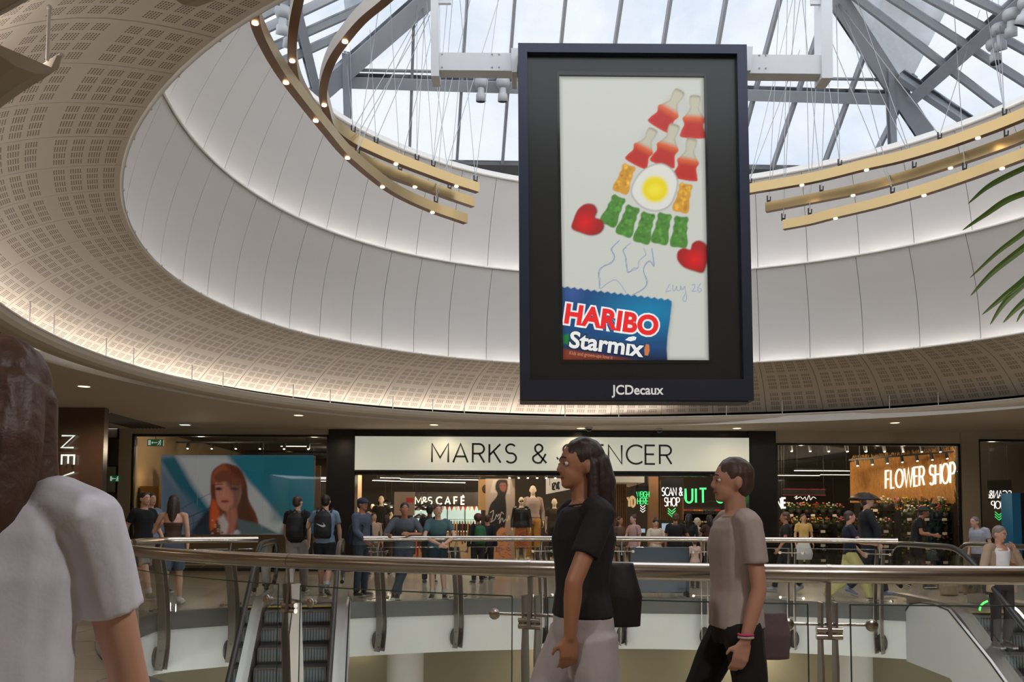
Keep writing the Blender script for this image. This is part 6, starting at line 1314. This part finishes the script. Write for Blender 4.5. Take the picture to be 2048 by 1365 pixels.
P('boy in a teal t-shirt and dark shorts resting his hands over the railing', 874, 1200, 1004, 18, joints(pel=(0, .05, .91), neck=(0, -.04, 1.43), head=(-.02, -.08, 1.59), shR=(-.18, -.03, 1.38), shL=(.18, -.03, 1.38), elR=(-.27, -.14, 1.12), wrR=(-.05, -.40, .99), elL=(.28, -.14, 1.13), wrL=(.03, -.41, 1.0), ankR=(-.08, .03, .09), ankL=(.14, .0, .09), toeR=(-.16, -.14, .03), toeL=(.2, -.17, .03)), skin_='fair', top=('tee', (68, 98, 104), -.08), bottom=('shorts', (40, 56, 66), 1.1), hair=('short', (70, 42, 30)), shoes=(44, 40, 42), sock=(160, 190, 196))
P('man in a black t-shirt standing behind the boys leaning on the railing', 858, 1168, 1010, 170, joints(), skin_='brown', top=('tee', (26, 22, 22)), bottom=('trousers', (40, 36, 34)), hair=('short', (24, 18, 16)))
g1 = P('person with curly red hair in dark clothes carrying a green backpack', 955, 1168, 1028, 200, joints(), skin_='tan', top=('long', (34, 30, 30)), bottom=('trousers', (30, 28, 28)), hair=('curly', (80, 36, 26)))
backpack('bright green backpack on the person with curly red hair', g1, (14, 84, 44), .92)
P('person in a black coat standing behind the green backpack', 975, 1160, 1030, 150, joints(), skin_='tan', top=('jacket', (22, 20, 22)), bottom=('trousers', (24, 22, 24)), hair=('short', (70, 44, 32)))
P('woman with long dark hair in a cream top just inside the entrance', 746, 1152, 1026, 30, joints(), female=True, top=('long', (180, 160, 138)), bottom=('trousers', (130, 100, 76)), hair=('long', (60, 32, 24)))
P('woman with long brown hair seen from behind inside the shop', 772, 1150, 1030, 175, joints(), female=True, top=('long', (60, 44, 38)), bottom=('trousers', (70, 54, 46)), hair=('long', (44, 28, 22)))
P('shopper in a dark olive shirt beside the olive mannequin', 1132, 1160, 1024, 120, joints(), skin_='tan', top=('tee', (52, 50, 44)), bottom=('trousers', (36, 34, 32)), hair=('short', (34, 26, 22)))
P('woman in a pale pink top and dark apron at the timber slat wall', 1268, 1165, 1030, -60, joints(elR=(-.2, -.1, 1.16), wrR=(-.1, -.28, 1.12)), female=True, top=('tee', (176, 140, 134)), bottom=('trousers', (60, 44, 44)), hair=('bun', (60, 40, 30)))
P('woman with dark hair behind the woman in the pale pink top', 1240, 1155, 1034, 40, joints(), female=True, skin_='tan', top=('long', (96, 70, 56)), bottom=('trousers', (50, 40, 36)), hair=('long', (40, 28, 22)))
P('woman in a white v-neck t-shirt with her dark hair in a bun, looking down', 1312, 1166, 1038, 5, joints(elR=(-.25, -.06, 1.14), wrR=(-.10, -.28, 1.10), elL=(.25, -.06, 1.14), wrL=(.10, -.28, 1.10)), female=True, hpitch=22, top=('tee', (206, 190, 168)), bottom=('skirt', fab('skirt_pattern', (120, 66, 50)), .5), hair=('bun', (26, 20, 20)))
P('man in a black t-shirt at the self service screen', 1352, 1170, 1026, 165, joints(elR=(-.3, -.05, 1.16), wrR=(-.2, -.24, 1.08)), skin_='tan', top=('tee', (18, 18, 18)), bottom=('trousers', (36, 44, 60)), hair=('short', (90, 64, 44)))
P('woman with long black hair beside the man at the self service screen', 1379, 1164, 1028, 150, joints(), female=True, skin_='tan', top=('long', (22, 20, 20)), bottom=('trousers', (30, 28, 30)), hair=('long', (20, 16, 16)))
P('white haired woman in a patterned cream top by the fruit shelf', 1396, 1156, 1036, 100, joints(), female=True, top=('long', (196, 176, 130)), bottom=('trousers', (110, 80, 70)), hair=('short', (196, 186, 168)))
P('woman with dark hair in brown at the fruit shelf', 1420, 1158, 1030, 200, joints(elL=(.28, -.1, 1.2), wrL=(.2, -.3, 1.2)), female=True, skin_='tan', top=('tee', (70, 46, 38)), bottom=('trousers', (60, 50, 46)), hair=('long', (34, 22, 18)))
P('child in a pale pink top in front of the fruit shelf', 1390, 1178, 1078, 190, joints(), female=True, top=('tee', (214, 180, 166)), bottom=('trousers', (80, 70, 66)), hair=('short', (90, 60, 40)))
P('man in a black t-shirt walking in front of the flower shop', 1573, 1186, 1024, -100, walk(.8), skin_='tan', top=('tee', (20, 18, 18)), bottom=('trousers', (30, 28, 28)), hair=('short', (80, 60, 46)), shoes=(150, 156, 160))
hb = thing('carrier_bag', 'white carrier bag held by the man walking in front of the flower shop', 'bag', at(1607, 1098, 16.9)); Body().loft([(V(0, 0, -.22), .16, .07), (V(0, 0, -.1), .19, .10), (V(0, 0, .08), .13, .06), (V(0, 0, .14), .10, .03)]).build('bag', fab('bag_white', (190, 184, 178)), hb, .014); MB().tube([V(-.06, 0, .12), V(-.03, 0, .26), V(.04, 0, .26), V(.07, 0, .12)], .008, 5).build('bag_handle', fab('bag_white', (190, 184, 178)), hb)
P('woman in a cream t-shirt looking at the flowers inside the window', 1609, 1152, 1028, 0, joints(), female=True, top=('tee', (214, 180, 110)), bottom=('trousers', (90, 84, 60)), hair=('short', (90, 60, 36)))
P('woman in a navy t-shirt and wide pale yellow trousers striding to the left', 1702, 1206, 1022, 82, walk(1.15, elR=(-.26, -.12, 1.15), wrR=(-.2, -.36, 1.12)), female=True, skin_='pink', top=('tee', (24, 24, 44)), bottom=('trousers', (216, 206, 138), 1.6), hair=('short', (70, 52, 46)), shoes=(180, 160, 110))
P('tall man in a black jacket and dark hat in front of the straw wall', 1738, 1196, 988, 75, walk(-.9), skin_='fair', top=('jacket', (24, 26, 34)), bottom=('trousers', (28, 30, 40)), hair=('short', (50, 36, 30)), extra='hat', shoes=(120, 130, 160))
P('man in black with a dark brimmed hat bending forward beside the escalator newel', 1832, 1178, 1008, 70, walk(.6, neck=(0, -.10, 1.44), head=(0, -.18, 1.58), shR=(-.18, -.08, 1.40), shL=(.18, -.08, 1.40), elR=(-.24, -.1, 1.14), wrR=(-.2, -.34, 1.1)), skin_='tan', top=('tee', (16, 16, 18)), bottom=('trousers', (24, 22, 24)), hair=('short', (80, 70, 64)), extra='hat')
o1 = P('grey haired person in a pale grey top behind the woman on the escalator', 1962, 1196, 1030, -70, joints(neck=(0, -.06, 1.45), head=(0, -.12, 1.59)), skin_='fair', top=('tee', (160, 160, 172)), bottom=('trousers', (60, 60, 66)), hair=('short', (110, 100, 100)))
# woman riding the right escalator
we = person('woman in a beige cardigan and white top riding the escalator, hand to her face', 6.98, 12.2, 1.74, 8, joints(elR=(-.34, -.10, 1.16), wrR=(-.52, -.30, 1.06), elL=(.29, -.10, 1.12), wrL=(.10, -.17, 1.42), kneeL=(.08, -.05, .50), ankL=(.05, -.02, .10), toeL=(.04, -.2, .03)), skin_='pink', female=True, top=('tank', (212, 210, 214), -.02), bottom=('trousers', (34, 26, 28), 1.0), hair=('short', (120, 108, 98)), shoes=(90, 60, 46), z=-.36, hyaw=15, hpitch=10)
C = Body(); jj = joints(elR=(-.34, -.10, 1.16), wrR=(-.52, -.30, 1.06), elL=(.29, -.10, 1.12), wrL=(.10, -.17, 1.42))
for s_ in (-1, 1): C.mb.tube([V(s_*.10, .03, 1.46), V(s_*.15, -.03, 1.33), V(s_*.165, -.03, 1.1), V(s_*.175, -.01, .8)], 0, 12, rs=[.035, .055, .055, .06])
C.mb.tube([V(0, .09, 1.44), V(0, .09, 1.1), V(0, .10, .8)], 0, 12, rs=[.10, .11, .12])
for s_ in 'RL':
    C.cap(lerpv(jj['sh'+s_], jj['neck'], .3), .07, jj['sh'+s_], .07); C.cap(jj['sh'+s_], .068, jj['el'+s_], .058); C.mb.tube([jj['el'+s_], lerpv(jj['el'+s_], jj['wr'+s_], .9)], 0, 12, rs=[.058, .045])
C.build('cardigan', fab('cardigan', (150, 126, 104)), we, .014, 1, Matrix.Scale(1.74/1.75, 4))
t = thing('wrist_watch', 'pale wrist watch of the woman on the escalator', 'watch', at(2000, 1099, 12.02)); MB().lathe([(.034, -.01), (.038, 0), (.034, .01)], n=14).build('watch_band', M_white, t)
t = thing('handbag', 'brown handbag at the hip of the woman on the escalator', 'bag', at(2026, 1132, 12.2)); Body().loft([(V(0, 0, -.14), .15, .06), (V(0, 0, 0), .16, .07), (V(0, 0, .12), .12, .04)]).build('bag', fab('bag_brown', (120, 72, 40), .5), t, .014); MB().tube([V(-.1, 0, .1), V(-.18, 0, .35), V(-.22, 0, .5)], .01, 5).build('bag_strap', fab('bag_brown', (120, 72, 40), .5), t)
# shopping bags by the flower shop
for i, (px, py, c, nm) in enumerate(((1862, 1178, (150, 120, 96), 'brown paper'), (1899, 1192, (170, 150, 122), 'round straw'), (1925, 1186, (150, 130, 110), 'pleated beige'), (1945, 1190, (120, 96, 72), 'dark tan'))):
    x, y = at_floor(px, py); t = thing('floor_bag', '%s bag standing on the floor behind the right escalator' % nm, 'bag', (x, y, 0)); B = Body(); B.loft([(V(0, 0, .01), .17, .12), (V(0, 0, .2), .19, .13), (V(0, 0, .42), .15, .06)]); B.build('bag', fab('%d_%d_%d' % c, c), t, .018); MB().tube([V(-.08, 0, .4), V(-.05, 0, .52), V(.05, 0, .52), V(.08, 0, .4)], .01, 5).build('bag_handle', fab('%d_%d_%d' % c, c), t)

# ================================================================== people close to the camera
def near_x(px, Y): return (px-1024)*Y/FPX
n1_ = person('woman close to the camera', near_x(-6, 1.55), 1.55, 1.735, 178, walk(.7, elL=(.225, .04, 1.12), wrL=(.22, -.03, .88), elR=(-.2, -.1, 1.14), wrR=(-.2, -.2, .92)), skin_='fair', female=True, top=('tee', (224, 224, 240), -.02), bottom=('trousers', (150, 144, 150)), hair=('long', (72, 46, 34)), vox=.008, wide=1.05, hyaw=22)
n1_['label'] = 'woman close to the camera with long brown hair and a white t-shirt'
n2_ = person('woman with long dark hair, black top and pale shorts walking before the railing', near_x(1165, 3.75), 3.75, 1.775, -72, walk(.9, elL=(.22, -.13, 1.14), wrL=(.18, -.13, .92), elR=(-.22, .1, 1.13), wrR=(-.2, .02, .9)), skin_='tan', female=True, top=('tee', (26, 24, 28), .06), bottom=('shorts', (178, 170, 172), 1.1), hair=('long', (48, 32, 28)), vox=.008)
hbg = thing('handbag', 'large black shoulder bag behind the woman in the black top', 'bag', at(1222, 1185, 3.8)); Body().loft([(V(0, 0, -.15), .13, .06), (V(0, 0, -.02), .14, .07), (V(0, 0, .13), .10, .05)]).build('bag', fab('bag_black', (22, 20, 22), .6), hbg, .01); MB().tube([V(-.08, 0, .12), V(-.07, 0, .30), V(-.02, .02, .42)], .012, 6).build('bag_strap', fab('bag_black', (22, 20, 22), .6), hbg)
n3_ = person('person with short brown hair, pale t-shirt and pink bracelet walking past the railing', near_x(1468, 4.2), 4.2, 1.725, -84, walk(1.0, elL=(.21, .04, 1.11), wrL=(.2, -.03, .86), elR=(-.2, .1, 1.12), wrR=(-.2, .15, .9)), skin_='pink', top=('tee', (172, 158, 152)), bottom=('trousers', (24, 20, 22), 1.05), hair=('short', (74, 52, 44)), vox=.008)
hb3 = thing('tote_bag', 'dull mauve tote bag carried behind the person in the striped t-shirt', 'bag', at(1530, 1270, 4.3)); Body().loft([(V(0, 0, -.12), .12, .05), (V(0, 0, .0), .13, .06), (V(0, 0, .11), .11, .03)]).build('bag', fab('bag_mauve', (104, 88, 92)), hb3, .01); MB().tube([V(-.06, 0, .1), V(-.05, 0, .26), V(.0, 0, .34)], .009, 6).build('bag_strap', fab('bag_mauve', (104, 88, 92)), hb3)
br = thing('bracelet', 'pink cord bracelet on the wrist of the person in the striped t-shirt', 'bracelet', n3_.location)
kk = 1.725/1.75
for dz, c, nm in ((0, (206, 70, 130), 'pink_cord'), (-.014, (200, 180, 170), 'pale_cord')):
    cc = V(.2, -.025, .895+dz)*kk; MB().tube([cc+V(.033*math.cos(a), .033*math.sin(a), 0) for a in [i*PI/9 for i in range(18)]], .006, 6, closed=True).build(nm, fab(nm, c), br)
br.rotation_euler = n3_.rotation_euler

# ================================================================== palm leaves at the right edge
PM = thing('palm_plant', 'green palm fronds reaching in from the right edge close to the camera', 'plant', (2.75, 3.6, 0)); b = PM.location.copy()
M_palm = mat('palm_green', lin(84, 110, 44), .5, noise=.25, nscale=6); M_tip = mat('palm_tip', lin(110, 70, 60), .6)
MB().tube([V(0, 0, .42), V(.02, 0, 1.0), V(0, .02, 1.75), V(-.02, 0, 2.35)], 0, 10, rs=[.05, .045, .04, .03]).build('trunk', mat('palm_trunk', lin(92, 72, 50), .8, noise=.3), PM)
MB().lathe([(0, 0), (.2, 0), (.26, .44), (.24, .46), (.22, .42), (0, .42)], n=24).build('pot', mat('planter_grey', lin(90, 86, 82), .6), PM)
def blade(px_pts, Y, w):
    C = [at(x, y, Y)-b for x, y in smooth_pts(px_pts, 6, False)]; n = len(C); A = []; Bp = []; Cc_ = []
    for i, c in enumerate(C):
        t = (C[min(i+1, n-1)]-C[max(i-1, 0)]).normalized(); sd = t.cross(V(0, 1, 0)).normalized(); k = w*(math.sin(PI*min(1, (i/(n-1))*.75+.25)))**.8+.0008
        A.append(c+sd*k+V(0, -k*.5, 0)); Cc_.append(c); Bp.append(c-sd*k+V(0, -k*.5, 0))
    MB().strip(A, Cc_).strip(Cc_, Bp).build('leaf_blade', M_palm, PM)
    h0 = V(-.02, 0, 2.3); MB().tube([h0, lerpv(h0, C[0], .5)+V(0, 0, .10), C[0], C[2]], .006, 6).build('leaf_stalk', M_palm, PM)
for q_, w in (([(2090, 318), (2010, 355), (1970, 378), (1936, 408)], .011), ([(2100, 372), (2020, 398), (1970, 430), (1925, 461)], .012), ([(2100, 420), (2048, 465), (1995, 505), (1940, 556)], .010), ([(2100, 455), (2048, 495), (1985, 545), (1941, 592)], .013), ([(2120, 490), (2048, 560), (2005, 595), (1964, 630)], .013), ([(2120, 510), (2040, 575), (2005, 610), (1980, 650)], .012), ([(2120, 560), (2060, 595), (2030, 620), (2006, 646)], .012), ([(2120, 600), (2070, 612), (2045, 625), (2033, 645)], .008)): blade(q_, 3.4, w)
